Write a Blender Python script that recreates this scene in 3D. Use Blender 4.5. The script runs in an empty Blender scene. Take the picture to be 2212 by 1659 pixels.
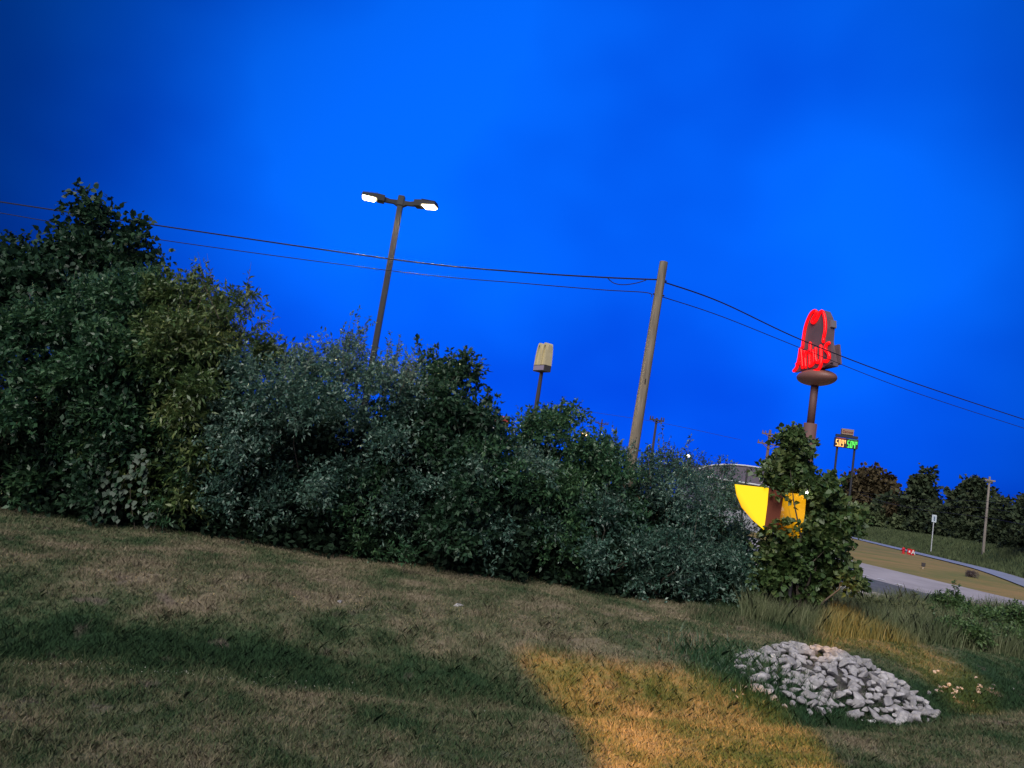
import bpy, bmesh, math, random
import numpy as np
from mathutils import Vector, Matrix
from mathutils import noise as mnoise
R = math.radians
random.seed(7); rng = np.random.default_rng(11)
scene = bpy.context.scene
col = scene.collection

# ------------------------------------------------------------------ camera
PITCH, ROLL, CAMZ = R(6.4), R(9.0), 3.0
FPX = 1663.0                      # focal length in units of a 2212 px wide picture
f_ = Vector((0, math.cos(PITCH), math.sin(PITCH)))
u_ = Vector((0, -math.sin(PITCH), math.cos(PITCH)))
r_ = Vector((1, 0, 0))
CR = r_*math.cos(ROLL) + u_*math.sin(ROLL)
CU = -r_*math.sin(ROLL) + u_*math.cos(ROLL)
cam_d = bpy.data.cameras.new('camera'); cam = bpy.data.objects.new('camera', cam_d); col.objects.link(cam)
m = Matrix((( CR.x, CU.x, -f_.x, 0), (CR.y, CU.y, -f_.y, 0), (CR.z, CU.z, -f_.z, CAMZ), (0, 0, 0, 1)))
cam.matrix_world = m
cam_d.sensor_width = 36; cam_d.lens = 36*FPX/2212
cam_d.clip_start = 0.05; cam_d.clip_end = 3000
scene.camera = cam

# ------------------------------------------------------------------ world, sun, exposure
SUN_EL, SUN_AZ = 42, 200          # the bright side of the dusk sky, behind the camera
world = bpy.data.worlds.new("World"); scene.world = world; world.use_nodes = True
nt = world.node_tree; nt.nodes.clear()
out = nt.nodes.new('ShaderNodeOutputWorld'); bg = nt.nodes.new('ShaderNodeBackground')
sky = nt.nodes.new('ShaderNodeTexSky'); sky.sky_type = 'NISHITA'; sky.sun_disc = False
sky.sun_elevation = R(SUN_EL); sky.sun_rotation = R(SUN_AZ); sky.air_density = 1.0; sky.dust_density = 0.3; sky.ozone_density = 3.0
bw = nt.nodes.new('ShaderNodeRGBToBW')
tc = nt.nodes.new('ShaderNodeTexCoord'); mp = nt.nodes.new('ShaderNodeMapping')
mp.inputs['Scale'].default_value = (1.0, 1.0, 1.4)
nz = nt.nodes.new('ShaderNodeTexNoise'); nz.inputs['Scale'].default_value = 1.9; nz.inputs['Detail'].default_value = 3.5
nz.inputs['Roughness'].default_value = 0.45
cr = nt.nodes.new('ShaderNodeValToRGB')
cr.color_ramp.elements[0].position = 0.36; cr.color_ramp.elements[0].color = (0.0003, 0.044, 0.58, 1)
cr.color_ramp.elements[1].position = 0.66; cr.color_ramp.elements[1].color = (0.001, 0.135, 0.95, 1)
# darker low on the left, darker far from the bright middle of the sky
dot = nt.nodes.new('ShaderNodeVectorMath'); dot.operation = 'DOT_PRODUCT'
bd = (f_ + CR*0.10 + CU*0.12).normalized(); dot.inputs[1].default_value = bd
mr = nt.nodes.new('ShaderNodeMapRange'); mr.inputs['From Min'].default_value = 0.74; mr.inputs['From Max'].default_value = 0.965
mr.inputs['To Min'].default_value = 0.22; mr.inputs['To Max'].default_value = 1.0; mr.interpolation_type = 'SMOOTHSTEP'
mul = nt.nodes.new('ShaderNodeVectorMath'); mul.operation = 'SCALE'
lum = nt.nodes.new('ShaderNodeMath'); lum.operation = 'MULTIPLY'
nrm = nt.nodes.new('ShaderNodeMath'); nrm.operation = 'POWER'; nrm.inputs[1].default_value = 0.15
L = nt.links.new
L(tc.outputs['Generated'], mp.inputs['Vector']); L(mp.outputs['Vector'], nz.inputs['Vector']); L(nz.outputs['Fac'], cr.inputs['Fac'])
L(tc.outputs['Generated'], dot.inputs[0]); L(dot.outputs['Value'], mr.inputs['Value'])
L(sky.outputs['Color'], bw.inputs['Color']); L(bw.outputs['Val'], nrm.inputs[0])
L(nrm.outputs[0], lum.inputs[0]); L(mr.outputs['Result'], lum.inputs[1])
L(cr.outputs['Color'], mul.inputs[0]); L(lum.outputs[0], mul.inputs['Scale'])
L(mul.outputs['Vector'], bg.inputs['Color']); bg.inputs['Strength'].default_value = 1.0
L(bg.outputs['Background'], out.inputs['Surface'])

sd = bpy.data.lights.new('sun', 'SUN'); sd.energy = 3.5; sd.angle = R(45); sd.color = (1.0, 0.96, 0.88)
sun = bpy.data.objects.new('sun', sd); col.objects.link(sun)
az = R(SUN_AZ); sv = Vector((math.sin(az)*math.cos(R(SUN_EL)), math.cos(az)*math.cos(R(SUN_EL)), math.sin(R(SUN_EL))))
sun.rotation_euler = sv.to_track_quat('Z', 'Y').to_euler()
vs = scene.view_settings; vs.view_transform = 'Standard'; vs.look = 'None'; vs.exposure = 0; vs.gamma = 1
scene.render.engine = 'CYCLES'
scene.cycles.max_bounces = 5; scene.cycles.transparent_max_bounces = 4; scene.cycles.sample_clamp_indirect = 3

# ------------------------------------------------------------------ helpers
def ray(px, py):
    return (f_ + CR*((px-1106)/FPX) + CU*((829.5-py)/FPX)).normalized()
def at(px, py, Y):
    d = ray(px, py); t = Y/d.y
    return Vector((0, 0, CAMZ)) + d*t
def sstep(a, b, x):
    t = np.clip((np.asarray(x, float)-a)/(b-a), 0, 1); return t*t*(3-2*t)
DX = np.array([-30, -12, -6, 0, 4, 7.5, 12, 18, 30.]); DY = np.array([9.3, 9.8, 10.3, 11.6, 12.8, 14.2, 17.5, 22, 30.])
def ditch(x, y):                                    # signed metres from the middle of the drainage swale
    return (np.asarray(y, float) - np.interp(x, DX, DY))
def H0(x, y):
    x = np.asarray(x, float); y = np.asarray(y, float)
    z = 1.2*sstep(30, 62, y)
    d = ditch(x, y)
    dep = 0.42 + 0.12*np.sin(x*0.35)
    z = z - dep*np.exp(-(d/1.25)**2)*(1-sstep(14, 22, x))
    z = z + 0.28*sstep(0.6, 3.6, d)*(1-sstep(9, 14, d))*(1-0.4*sstep(4, 9, x))
    z = z + (0.035*np.sin(x*0.9+y*0.4) + 0.03*np.sin(x*0.37-y*0.8+2) + 0.018*np.sin(x*2.3+y*1.7))*(1-sstep(24, 34, y))
    return z
def hit(px, py, fn=H0):
    d = ray(px, py); o = Vector((0, 0, CAMZ)); t = 3.0; prev = t
    while t < 900:
        p = o + d*t
        if p.z < float(fn(p.x, p.y)): break
        prev = t; t += 0.25 + t*0.004
    a, b = prev, t
    for _ in range(25):
        c = (a+b)/2; p = o + d*c
        if p.z < float(fn(p.x, p.y)): b = c
        else: a = c
    return o + d*b
# the far road: its edge as a straight line on the ground
A2, B2 = hit(1835, 1159), hit(2205, 1250)
dir2 = (Vector((B2.x-A2.x, B2.y-A2.y))).normalized(); nrm2 = Vector((-dir2.y, dir2.x))
if -(A2.x*nrm2.x+A2.y*nrm2.y) > 0: nrm2 = -nrm2
def sd2(x, y): return (np.asarray(x, float)-A2.x)*nrm2.x + (np.asarray(y, float)-A2.y)*nrm2.y
def H(x, y):
    s = sd2(x, y)
    base = H0(x, y)
    top = 3.02
    k = sstep(1.6, 5.0, s)
    return base*(1-k) + k*np.maximum(top, base)

def tag(o, label=None, cat=None, group=None, kind=None):
    if label: o['label'] = label
    if cat: o['category'] = cat
    if group: o['group'] = group
    if kind: o['kind'] = kind
    return o
def empty(name, loc, rz=0, **k):
    o = bpy.data.objects.new(name, None); o.empty_display_size = .2; col.objects.link(o); o.location = loc; o.rotation_euler = (0, 0, rz)
    return tag(o, **k)
def np_mesh(name, V, F, mat, parent=None, smooth=False, attrs=None):
    """V (n,3), F (m,k) all faces with k corners"""
    V = np.asarray(V, np.float32); F = np.asarray(F, np.int32); k = F.shape[1]
    me = bpy.data.meshes.new(name)
    me.vertices.add(len(V)); me.vertices.foreach_set('co', V.ravel())
    me.loops.add(F.size); me.loops.foreach_set('vertex_index', F.ravel())
    me.polygons.add(len(F)); me.polygons.foreach_set('loop_start', np.arange(0, F.size, k, dtype=np.int32))
    me.polygons.foreach_set('loop_total', np.full(len(F), k, np.int32))
    if smooth: me.polygons.foreach_set('use_smooth', np.ones(len(F), bool))
    me.update(calc_edges=True)
    if attrs:
        for n, a in attrs.items():
            at_ = me.attributes.new(n, 'FLOAT', 'POINT'); at_.data.foreach_set('value', np.asarray(a, np.float32))
    me.materials.append(mat)
    o = bpy.data.objects.new(name, me); col.objects.link(o)
    if parent: o.parent = parent
    return o
class MB:
    def __init__(s): s.bm = bmesh.new()
    def box(s, c, size, rz=0, bevel=0.0, M=None):
        g = bmesh.ops.create_cube(s.bm, size=1)['verts']
        T = Matrix.Translation(c) @ Matrix.Rotation(rz, 4, 'Z') @ Matrix.Diagonal((*size, 1))
        if M: T = M @ T
        bmesh.ops.transform(s.bm, matrix=T, verts=g)
        if bevel:
            es = list({e for v in g for e in v.link_edges})
            bmesh.ops.bevel(s.bm, geom=es, offset=bevel, segments=2, affect='EDGES')
        return s
    def tube(s, pts, rad, seg=8, cap=True):
        pts = [Vector(p) for p in pts]; n = len(pts)
        rads = rad if isinstance(rad, (list, tuple)) else [rad]*n
        rings = []; prevx = None
        for i, p in enumerate(pts):
            t = (pts[min(i+1, n-1)]-pts[max(i-1, 0)]).normalized()
            x = prevx - t*prevx.dot(t) if prevx is not None else t.orthogonal()
            if x.length < 1e-5: x = t.orthogonal()
            x.normalize(); prevx = x; y = t.cross(x)
            rings.append([s.bm.verts.new(p + (x*math.cos(a)+y*math.sin(a))*rads[i]) for a in [2*math.pi*k/seg for k in range(seg)]])
        for a, b in zip(rings, rings[1:]):
            for k in range(seg): s.bm.faces.new((a[k], a[(k+1)%seg], b[(k+1)%seg], b[k]))
        if cap: s.bm.faces.new(rings[0][::-1]); s.bm.faces.new(rings[-1])
        return s
    def prism(s, poly, d0, d1, fn):                # polygon in (u,v), extruded from depth d0 to d1; fn(u,v,d)->Vector
        a = [s.bm.verts.new(fn(u, v, d0)) for u, v in poly]; b = [s.bm.verts.new(fn(u, v, d1)) for u, v in poly]
        n = len(poly)
        s.bm.faces.new(a); s.bm.faces.new(b[::-1])
        for i in range(n): s.bm.faces.new((a[i], b[i], b[(i+1)%n], a[(i+1)%n]))
        return s
    def build(s, name, mat, parent=None, smooth=False, bevel=0):
        if bevel: bmesh.ops.bevel(s.bm, geom=list(s.bm.edges), offset=bevel, segments=1, affect='EDGES')
        bmesh.ops.recalc_face_normals(s.bm, faces=s.bm.faces)
        me = bpy.data.meshes.new(name); s.bm.to_mesh(me); s.bm.free()
        if smooth:
            for p in me.polygons: p.use_smooth = True
        me.materials.append(mat); o = bpy.data.objects.new(name, me); col.objects.link(o)
        if parent: o.parent = parent
        return o

# ------------------------------------------------------------------ materials
def mat(name, color, rough=.8, metal=0, emis=None, es=0, noise=None, spec=.5, bump=0):
    m = bpy.data.materials.new(name); m.use_nodes = True; n = m.node_tree; b = n.nodes['Principled BSDF']
    b.inputs['Base Color'].default_value = (*color, 1); b.inputs['Roughness'].default_value = rough; b.inputs['Metallic'].default_value = metal
    b.inputs['Specular IOR Level'].default_value = spec
    if emis: b.inputs['Emission Color'].default_value = (*emis, 1); b.inputs['Emission Strength'].default_value = es
    if noise:
        sc, amt, st = noise
        t = n.nodes.new('ShaderNodeTexCoord'); mp_ = n.nodes.new('ShaderNodeMapping'); mp_.inputs['Scale'].default_value = st
        z = n.nodes.new('ShaderNodeTexNoise'); z.inputs['Scale'].default_value = sc; z.inputs['Detail'].default_value = 6
        r = n.nodes.new('ShaderNodeMapRange'); r.inputs['From Min'].default_value = .3; r.inputs['From Max'].default_value = .7
        r.inputs['To Min'].default_value = 1-amt; r.inputs['To Max'].default_value = 1+amt
        v = n.nodes.new('ShaderNodeVectorMath'); v.operation = 'SCALE'; v.inputs[0].default_value = color
        n.links.new(t.outputs['Object'], mp_.inputs['Vector']); n.links.new(mp_.outputs['Vector'], z.inputs['Vector'])
        n.links.new(z.outputs['Fac'], r.inputs['Value']); n.links.new(r.outputs['Result'], v.inputs['Scale']); n.links.new(v.outputs['Vector'], b.inputs['Base Color'])
        if bump:
            bp = n.nodes.new('ShaderNodeBump'); bp.inputs['Strength'].default_value = bump; n.links.new(z.outputs['Fac'], bp.inputs['Height']); n.links.new(bp.outputs['Normal'], b.inputs['Normal'])
    return m
def leaf_mat(name, c1, c2, c3, rough=.45, trans=.25, spec=.5):
    m = bpy.data.materials.new(name); m.use_nodes = True; n = m.node_tree; b = n.nodes['Principled BSDF']; o = n.nodes['Material Output']
    g = n.nodes.new('ShaderNodeNewGeometry'); r = n.nodes.new('ShaderNodeValToRGB')
    e = r.color_ramp.elements; e[0].color = (*c1, 1); e[1].color = (*c3, 1); k = e.new(.55); k.color = (*c2, 1)
    z = n.nodes.new('ShaderNodeTexNoise'); z.inputs['Scale'].default_value = .7; z.inputs['Detail'].default_value = 2
    t = n.nodes.new('ShaderNodeTexCoord'); n.links.new(t.outputs['Object'], z.inputs['Vector'])
    mx = n.nodes.new('ShaderNodeMath'); mx.operation = 'MULTIPLY_ADD'; mx.inputs[1].default_value = .55
    sc = n.nodes.new('ShaderNodeMapRange'); sc.inputs['From Min'].default_value = .3; sc.inputs['From Max'].default_value = .7; sc.inputs['To Max'].default_value = .45
    n.links.new(z.outputs['Fac'], sc.inputs['Value']); n.links.new(g.outputs['Random Per Island'], mx.inputs[0]); n.links.new(sc.outputs['Result'], mx.inputs[2])
    n.links.new(mx.outputs[0], r.inputs['Fac']); n.links.new(r.outputs['Color'], b.inputs['Base Color'])
    b.inputs['Roughness'].default_value = rough; b.inputs['Specular IOR Level'].default_value = spec
    tr = n.nodes.new('ShaderNodeBsdfTranslucent'); n.links.new(r.outputs['Color'], tr.inputs['Color'])
    ms = n.nodes.new('ShaderNodeMixShader'); ms.inputs['Fac'].default_value = trans
    n.links.new(b.outputs[0], ms.inputs[1]); n.links.new(tr.outputs[0], ms.inputs[2]); n.links.new(ms.outputs[0], o.inputs['Surface'])
    return m
def turf_mat(name, blades):
    m = bpy.data.materials.new(name); m.use_nodes = True; n = m.node_tree; b = n.nodes['Principled BSDF']
    N = n.nodes.new; Lk = n.links.new
    g = N('ShaderNodeNewGeometry')
    z1 = N('ShaderNodeTexNoise'); z1.inputs['Scale'].default_value = .75; z1.inputs['Detail'].default_value = 5; z1.inputs['Roughness'].default_value = .62
    z2 = N('ShaderNodeTexNoise'); z2.inputs['Scale'].default_value = 4.5; z2.inputs['Detail'].default_value = 8; z2.inputs['Roughness'].default_value = .75
    z3 = N('ShaderNodeTexNoise'); z3.inputs['Scale'].default_value = 1.7; z3.inputs['Detail'].default_value = 4
    for z in (z1, z2): Lk(g.outputs['Position'], z.inputs['Vector'])
    off = N('ShaderNodeVectorMath'); off.inputs[1].default_value = (31, 7, 3); Lk(g.outputs['Position'], off.inputs[0]); Lk(off.outputs[0], z3.inputs['Vector'])
    lush = N('ShaderNodeAttribute'); lush.attribute_name = 'lush'; gold = N('ShaderNodeAttribute'); gold.attribute_name = 'gold'
    a = N('ShaderNodeMath'); a.operation = 'MULTIPLY_ADD'; a.inputs[1].default_value = .62; Lk(lush.outputs['Fac'], a.inputs[0]); z1m = N('ShaderNodeMath'); z1m.operation = 'MULTIPLY_ADD'; z1m.inputs[1].default_value = 1.9; z1m.inputs[2].default_value = -.45; Lk(z1.outputs['Fac'], z1m.inputs[0]); Lk(z1m.outputs[0], a.inputs[2])
    a2 = N('ShaderNodeMath'); a2.operation = 'MULTIPLY_ADD'; a2.inputs[1].default_value = .55; Lk(z2.outputs['Fac'], a2.inputs[0]); Lk(a.outputs[0], a2.inputs[2])
    if blades:
        a3 = N('ShaderNodeMath'); a3.operation = 'MULTIPLY_ADD'; a3.inputs[1].default_value = .42; Lk(g.outputs['Random Per Island'], a3.inputs[0]); Lk(a2.outputs[0], a3.inputs[2]); fac = a3
    else: fac = a2
    mr_ = N('ShaderNodeMapRange'); mr_.inputs['From Min'].default_value = (.62 if blades else .45); mr_.inputs['From Max'].default_value = (1.5 if blades else 1.35); Lk(fac.outputs[0], mr_.inputs['Value'])
    r = N('ShaderNodeValToRGB'); e = r.color_ramp.elements
    e[0].color = (.27, .225, .155, 1); e[1].color = (.026, .058, .026, 1)
    for p, c in ((.20, (.215, .185, .12)), (.37, (.155, .15, .088)), (.54, (.10, .118, .062)), (.78, (.045, .08, .035))):
        k = e.new(p); k.color = (*c, 1)
    Lk(mr_.outputs['Result'], r.inputs['Fac'])
    # bare soil spots
    s = N('ShaderNodeMapRange'); s.inputs['From Min'].default_value = .64; s.inputs['From Max'].default_value = .74; s.inputs['To Max'].default_value = .7; Lk(z3.outputs['Fac'], s.inputs['Value'])
    mx = N('ShaderNodeMix'); mx.data_type = 'RGBA'; Lk(s.outputs['Result'], mx.inputs['Factor']); Lk(r.outputs['Color'], mx.inputs['A']); mx.inputs['B'].default_value = (.19, .15, .13, 1)
    mg = N('ShaderNodeMix'); mg.data_type = 'RGBA'; Lk(gold.outputs['Fac'], mg.inputs['Factor']); Lk(mx.outputs['Result'], mg.inputs['A'])
    rg = N('ShaderNodeValToRGB'); rg.color_ramp.elements[0].color = (.32, .21, .09, 1); rg.color_ramp.elements[0].position = .35
    rg.color_ramp.elements[1].color = (.15, .165, .055, 1); rg.color_ramp.elements[1].position = .65; zg = N('ShaderNodeTexNoise'); zg.inputs['Scale'].default_value = .35; zg.inputs['Detail'].default_value = 7; zg.inputs['Roughness'].default_value = .7; mpg = N('ShaderNodeMapping'); mpg.inputs['Scale'].default_value = (.6, 1.6, 1); mpg.inputs['Rotation'].default_value = (0, 0, -.25); Lk(g.outputs['Position'], mpg.inputs['Vector']); Lk(mpg.outputs['Vector'], zg.inputs['Vector']); Lk(zg.outputs['Fac'], rg.inputs['Fac']); Lk(rg.outputs['Color'], mg.inputs['B'])
    Lk(mg.outputs['Result'], b.inputs['Base Color']); b.inputs['Roughness'].default_value = .95; b.inputs['Specular IOR Level'].default_value = .15
    if not blades:
        bp = N('ShaderNodeBump'); bp.inputs['Strength'].default_value = .8; bp.inputs['Distance'].default_value = .06; Lk(z2.outputs['Fac'], bp.inputs['Height']); Lk(bp.outputs['Normal'], b.inputs['Normal'])
    return m
M_turf = turf_mat('turf', False); M_blade = turf_mat('turf_blades', True)
M_olive = leaf_mat('silver_green_leaf', (.03, .075, .055), (.065, .14, .10), (.27, .38, .30), rough=.36)
M_green = leaf_mat('green_leaf', (.022, .065, .03), (.045, .115, .05), (.11, .20, .08), rough=.4)
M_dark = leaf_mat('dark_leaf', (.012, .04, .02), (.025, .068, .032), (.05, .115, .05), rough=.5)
M_inner = leaf_mat('shade_toned_inner_leaf', (.010, .026, .014), (.018, .042, .022), (.03, .065, .032), rough=.7, spec=.25)  # shade deep inside the hedge is put into this darker leaf colour
M_bright = leaf_mat('bright_weed_leaf', (.05, .11, .035), (.09, .16, .05), (.18, .26, .10), rough=.5)
M_warm = leaf_mat('yellow_green_leaf', (.04, .09, .03), (.08, .135, .04), (.22, .25, .09), rough=.42)
M_far = leaf_mat('far_leaf', (.024, .042, .022), (.045, .065, .032), (.085, .10, .05), rough=.8, trans=.1, spec=.2)
M_farglow = leaf_mat('far_glow_tinted_leaf', (.05, .045, .022), (.085, .065, .032), (.13, .10, .05), rough=.8, trans=.1, spec=.2)  # warm reflected glow put into the leaf colour
M_farl = leaf_mat('far_shrub_leaf', (.06, .09, .04), (.10, .13, .06), (.15, .18, .09), rough=.8, trans=.1, spec=.2)
M_weed2 = leaf_mat('rough_grass', (.08, .12, .05), (.15, .18, .08), (.32, .32, .18), rough=.7)
M_weed = leaf_mat('weed_leaf', (.06, .085, .025), (.11, .135, .05), (.24, .22, .11), rough=.7)
M_bark = mat('bark', (.10, .08, .06), .9, noise=(6, .4, (1, 1, .2)), bump=.4)
M_pole = mat('weathered_pole_wood', (.22, .18, .13), .85, noise=(5, .38, (3, 3, .25)), bump=.5)
M_wire = mat('wire_black', (.01, .01, .02), .6)
M_bronze = mat('dark_bronze_paint', (.018, .018, .022), .5, spec=.4, noise=(3, .2, (1, 1, 1)))
M_lamp = mat('lamp_diffuser', (.9, .85, .7), .4, emis=(1, .84, .52), es=9)
M_conc = mat('pale_concrete', (.36, .33, .34), .9, noise=(.6, .16, (1, 1, 1)))
M_asph = mat('grey_asphalt', (.10, .105, .115), .9, noise=(1.5, .2, (1, 1, 1)))
M_grav = mat('pale_gravel', (.46, .40, .35), .95, noise=(6, .35, (1, 1, 1)), bump=.6)
M_farroad = mat('bluish_asphalt', (.29, .31, .36), .45, noise=(.3, .1, (1, 1, 1)))  # pale bluish grey, smoother than the near asphalt
M_paint = mat('road_paint', (.75, .75, .75), .7)

# ------------------------------------------------------------------ terrain
def lush_at(x, y):
    d = ditch(x, y)
    w = .5+.5*np.sin(x*1.3+np.sin(y*1.7)*1.2)*np.sin(y*1.1-x*.45)
    g = np.exp(-((d-.35)/1.15)**2)*(.62+.5*w)*(1 - .8*sstep(-2, 1, x)*(1-sstep(4.2, 5.4, x))) + .3*w*sstep(-3, -9, x*1.0)  # swale turf kept drier here so the added amber pool shows brighter
    g = g + .35*sstep(15, 20, y)*sstep(4, 9, x)*(1-sstep(34, 40, y))
    s = sd2(x, y); g = g + .75*sstep(.4, 1.2, s)
    g = g + .25*np.exp(-((x-4.2)/1.0)**2-((y-14.6)/1.2)**2)
    return np.clip(g, -.3, 1.2) - .12*sstep(1.5, 5, d)*(1-sstep(14, 18, y)) + .14*sstep(-.6, -2, d)
def gold_at(x, y):
    return sstep(36, 42, y)*(1-sstep(-1, 1, sd2(x, y)))
def axis(a): return np.array(a)
ys = np.concatenate([np.arange(-12, 6, .8), np.arange(6, 24, .14), np.arange(24, 50, .4), np.arange(50, 130, .8), np.arange(130, 300, 8), np.array([320, 400, 600, 900, 1400])])
xp = np.concatenate([np.arange(0, 14, .18), np.arange(14, 60, .6), np.arange(60, 130, 1.5), np.array([140, 180, 250, 400, 700, 1200])])
xs = np.concatenate([-xp[:0:-1], xp])
X, Y = np.meshgrid(xs, ys); Z = H(X, Y)
fine = (Y > 5) & (Y < 25)
Z = Z + np.where(fine, rng.normal(0, .012, Z.shape), 0)
V = np.stack([X, Y, Z], -1).reshape(-1, 3); nx, ny = len(xs), len(ys)
idx = np.arange(nx*ny).reshape(ny, nx)
F = np.stack([idx[:-1, :-1], idx[:-1, 1:], idx[1:, 1:], idx[1:, :-1]], -1).reshape(-1, 4)
g = np_mesh('ground', V, F, M_turf, smooth=True, attrs={'lush': lush_at(V[:, 0], V[:, 1]), 'gold': gold_at(V[:, 0], V[:, 1])})
tag(g, kind='structure')

def strip(name, pa, pb, pc, pd, m, ext=60, lift=.03, n=90, extr=None):
    """ground-hugging strip between the line pa-pb and the line pc-pd, carried on past both ends"""
    a, b, c, d = [Vector((p.x, p.y)) for p in (pa, pb, pc, pd)]
    def line(p, q):
        t = (q-p).normalized(); return p - t*ext, q + t*(ext if extr is None else extr)
    a, b = line(a, b); c, d = line(c, d)
    V = []; F = []; K = 6
    for i in range(n+1):
        s = i/n; p = a.lerp(b, s); q = c.lerp(d, s)
        for k in range(K+1):
            w = p.lerp(q, k/K); V.append((w.x, w.y, float(H(w.x, w.y))+lift))
    for i in range(n):
        for k in range(K):
            j = i*(K+1)+k; F.append((j, j+1, j+K+2, j+K+1))
    o = np_mesh(name, V, F, m, smooth=True); tag(o, kind='structure'); return o
off2 = -nrm2*2.5
strip('far_road', A2, B2, A2 + Vector((off2.x, off2.y, 0)), B2 + Vector((off2.x, off2.y, 0)), M_farroad, ext=50, lift=.07)
strip('road', hit(1835, 1211), hit(2120, 1279), hit(1800, 1231), hit(2010, 1287), M_conc, ext=28, lift=.04, extr=10)
strip('asphalt', hit(1800, 1230), hit(2010, 1286), hit(1785, 1256), hit(1985, 1302), M_asph, ext=22, lift=.045, extr=6)
strip('gravel', hit(1785, 1255), hit(1985, 1301), hit(1770, 1312), hit(2080, 1352), M_grav, ext=9, lift=.05, extr=3)
def dash(pa, pb, w):
    a, b = hit(*pa), hit(*pb); t = Vector((b.x-a.x, b.y-a.y)).normalized(); nn = Vector((-t.y, t.x))*w/2
    return [(p.x+s*nn.x, p.y+s*nn.y, float(H(p.x, p.y))+.066) for p, s in ((a, 1), (b, 1), (b, -1), (a, -1))]
DV = []
for pa, pb in (((1862, 1243), (1876, 1246.5)), ((1895, 1252), (1912, 1256.5)), ((1935, 1263), (1952, 1268)), ((2003, 1283), (2022, 1288)), ((1830, 1234), (1845, 1238))):
    DV += dash(pa, pb, .28)
o = np_mesh('road_marking', DV, np.arange(len(DV)).reshape(-1, 4), M_paint); tag(o, kind='structure')

# ------------------------------------------------------------------ grass
def blades(name, x, y, h, w, lean, m, kindlabel, lift=0):
    n = len(x); z = H(x, y) + lift; a = rng.uniform(0, 2*np.pi, n); b = rng.uniform(0, 2*np.pi, n)
    base = np.stack([x, y, z-.01], -1); side = np.stack([np.cos(a), np.sin(a), 0*a], -1)*(w/2)[:, None]
    ld = np.stack([np.cos(b), np.sin(b), 0*b], -1)*(h*lean)[:, None]
    up = np.stack([0*h, 0*h, h], -1)
    mid = base + up*.55 + ld*.35; tip = base + up*rng.uniform(.85, 1.1, n)[:, None] + ld
    V = np.stack([base-side, base+side, mid+side*.7, tip, mid-side*.7], 1).reshape(-1, 3)
    F = np.arange(n*5).reshape(-1, 5)
    lu = np.repeat(lush_at(x, y), 5); go = np.repeat(gold_at(x, y), 5)
    o = np_mesh(name, V, F, m, attrs={'lush': lu, 'gold': go}); tag(o, kindlabel, 'grass', kind='stuff'); return o
n = 520000
y = 5.5*np.exp(rng.uniform(0, 1, n)**.85*math.log(25/5.5)); x = rng.uniform(-1, 1, n)*(y*.72+1.5)
keep = ~((x > 3.6+.0*y) & (np.abs(y-14.2) < .0))
d = ditch(x, y)
h = rng.uniform(.03, .085, n)*(1+.8*np.exp(-(d/1.2)**2)); w = .0045 + .0007*y
blades('grass', x, y, h, w, rng.uniform(.3, 1.1, n), M_blade, 'short mown half dry lawn grass across the foreground')

# ------------------------------------------------------------------ foliage
def quad_leaves(P, D, Nn, L_, W):
    """rhombic leaves, base P, direction D, normal N"""
    D = D/np.linalg.norm(D, axis=1, keepdims=True); S = np.cross(D, Nn); S /= (np.linalg.norm(S, axis=1, keepdims=True)+1e-9)
    Nn = np.cross(S, D)
    L_ = L_[:, None]; W = W[:, None]
    V = np.stack([P, P + D*L_*.45 + S*W/2 + Nn*W*.12, P + D*L_ - Nn*L_*.08, P + D*L_*.45 - S*W/2 + Nn*W*.12], 1)
    return V.reshape(-1, 3), np.arange(len(P)*4).reshape(-1, 4)
def broad_leaves(P, D, Nn, L_, W):
    D = D/np.linalg.norm(D, axis=1, keepdims=True); S = np.cross(D, Nn); S /= (np.linalg.norm(S, axis=1, keepdims=True)+1e-9)
    Nn = np.cross(S, D); L_ = L_[:, None]; W = W[:, None]
    V = np.stack([P, P + D*L_*.08+S*W*.36, P + D*L_*.35 + S*W*.5 + Nn*W*.1, P+D*L_*.68+S*W*.3, P + D*L_ - Nn*L_*.1, P+D*L_*.68-S*W*.3, P + D*L_*.35 - S*W*.5 + Nn*W*.1, P+D*L_*.08-S*W*.36], 1)
    return V.reshape(-1, 3), np.arange(len(P)*8).reshape(-1, 8)
def unit(n):
    v = rng.normal(size=(n, 3)); return v/np.linalg.norm(v, axis=1, keepdims=True)
def foliage(name, clumps, twigs, leaves, leaf, m, parent, twig_len=.45, shape=quad_leaves, up=.25, droop=.0, wratio=.42, shoots=None):
    """clumps: (n,4) centre+radius. twigs per clump, leaves per twig"""
    C = np.repeat(clumps, twigs, axis=0); n = len(C)
    d = unit(n); d[:, 2] += up; d /= np.linalg.norm(d, axis=1, keepdims=True)
    start = C[:, :3] + d*(C[:, 3]*rng.uniform(.15, .75, n))[:, None]
    ln = twig_len*rng.uniform(.6, 1.3, n)
    if shoots is not None and len(shoots):
        start = np.vstack([start, shoots[:, :3]]); d = np.vstack([d, shoots[:, 3:6]]); ln = np.concatenate([ln, shoots[:, 6]])
    lf = np.full(len(start), leaves)
    if shoots is not None and len(shoots): lf[-len(shoots):] = (leaves*3)
    I = np.repeat(np.arange(len(start)), lf); k = len(I)
    t = rng.uniform(.05, 1, k)
    P = start[I] + d[I]*(ln[I]*t)[:, None]; P[:, 2] -= droop*(t**2)*ln[I]
    P += rng.normal(0, leaf*.15, P.shape)
    D = d[I]*.6 + unit(k)*.8; D[:, 2] -= droop*.8
    N_ = unit(k)*.75; N_[:, 2] += .7
    L_ = leaf*rng.uniform(.6, 1.25, k)
    V, F = shape(P, D, N_, L_, L_*wratio*rng.uniform(.8, 1.2, k))
    return np_mesh(name, V, F, m, parent)
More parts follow.
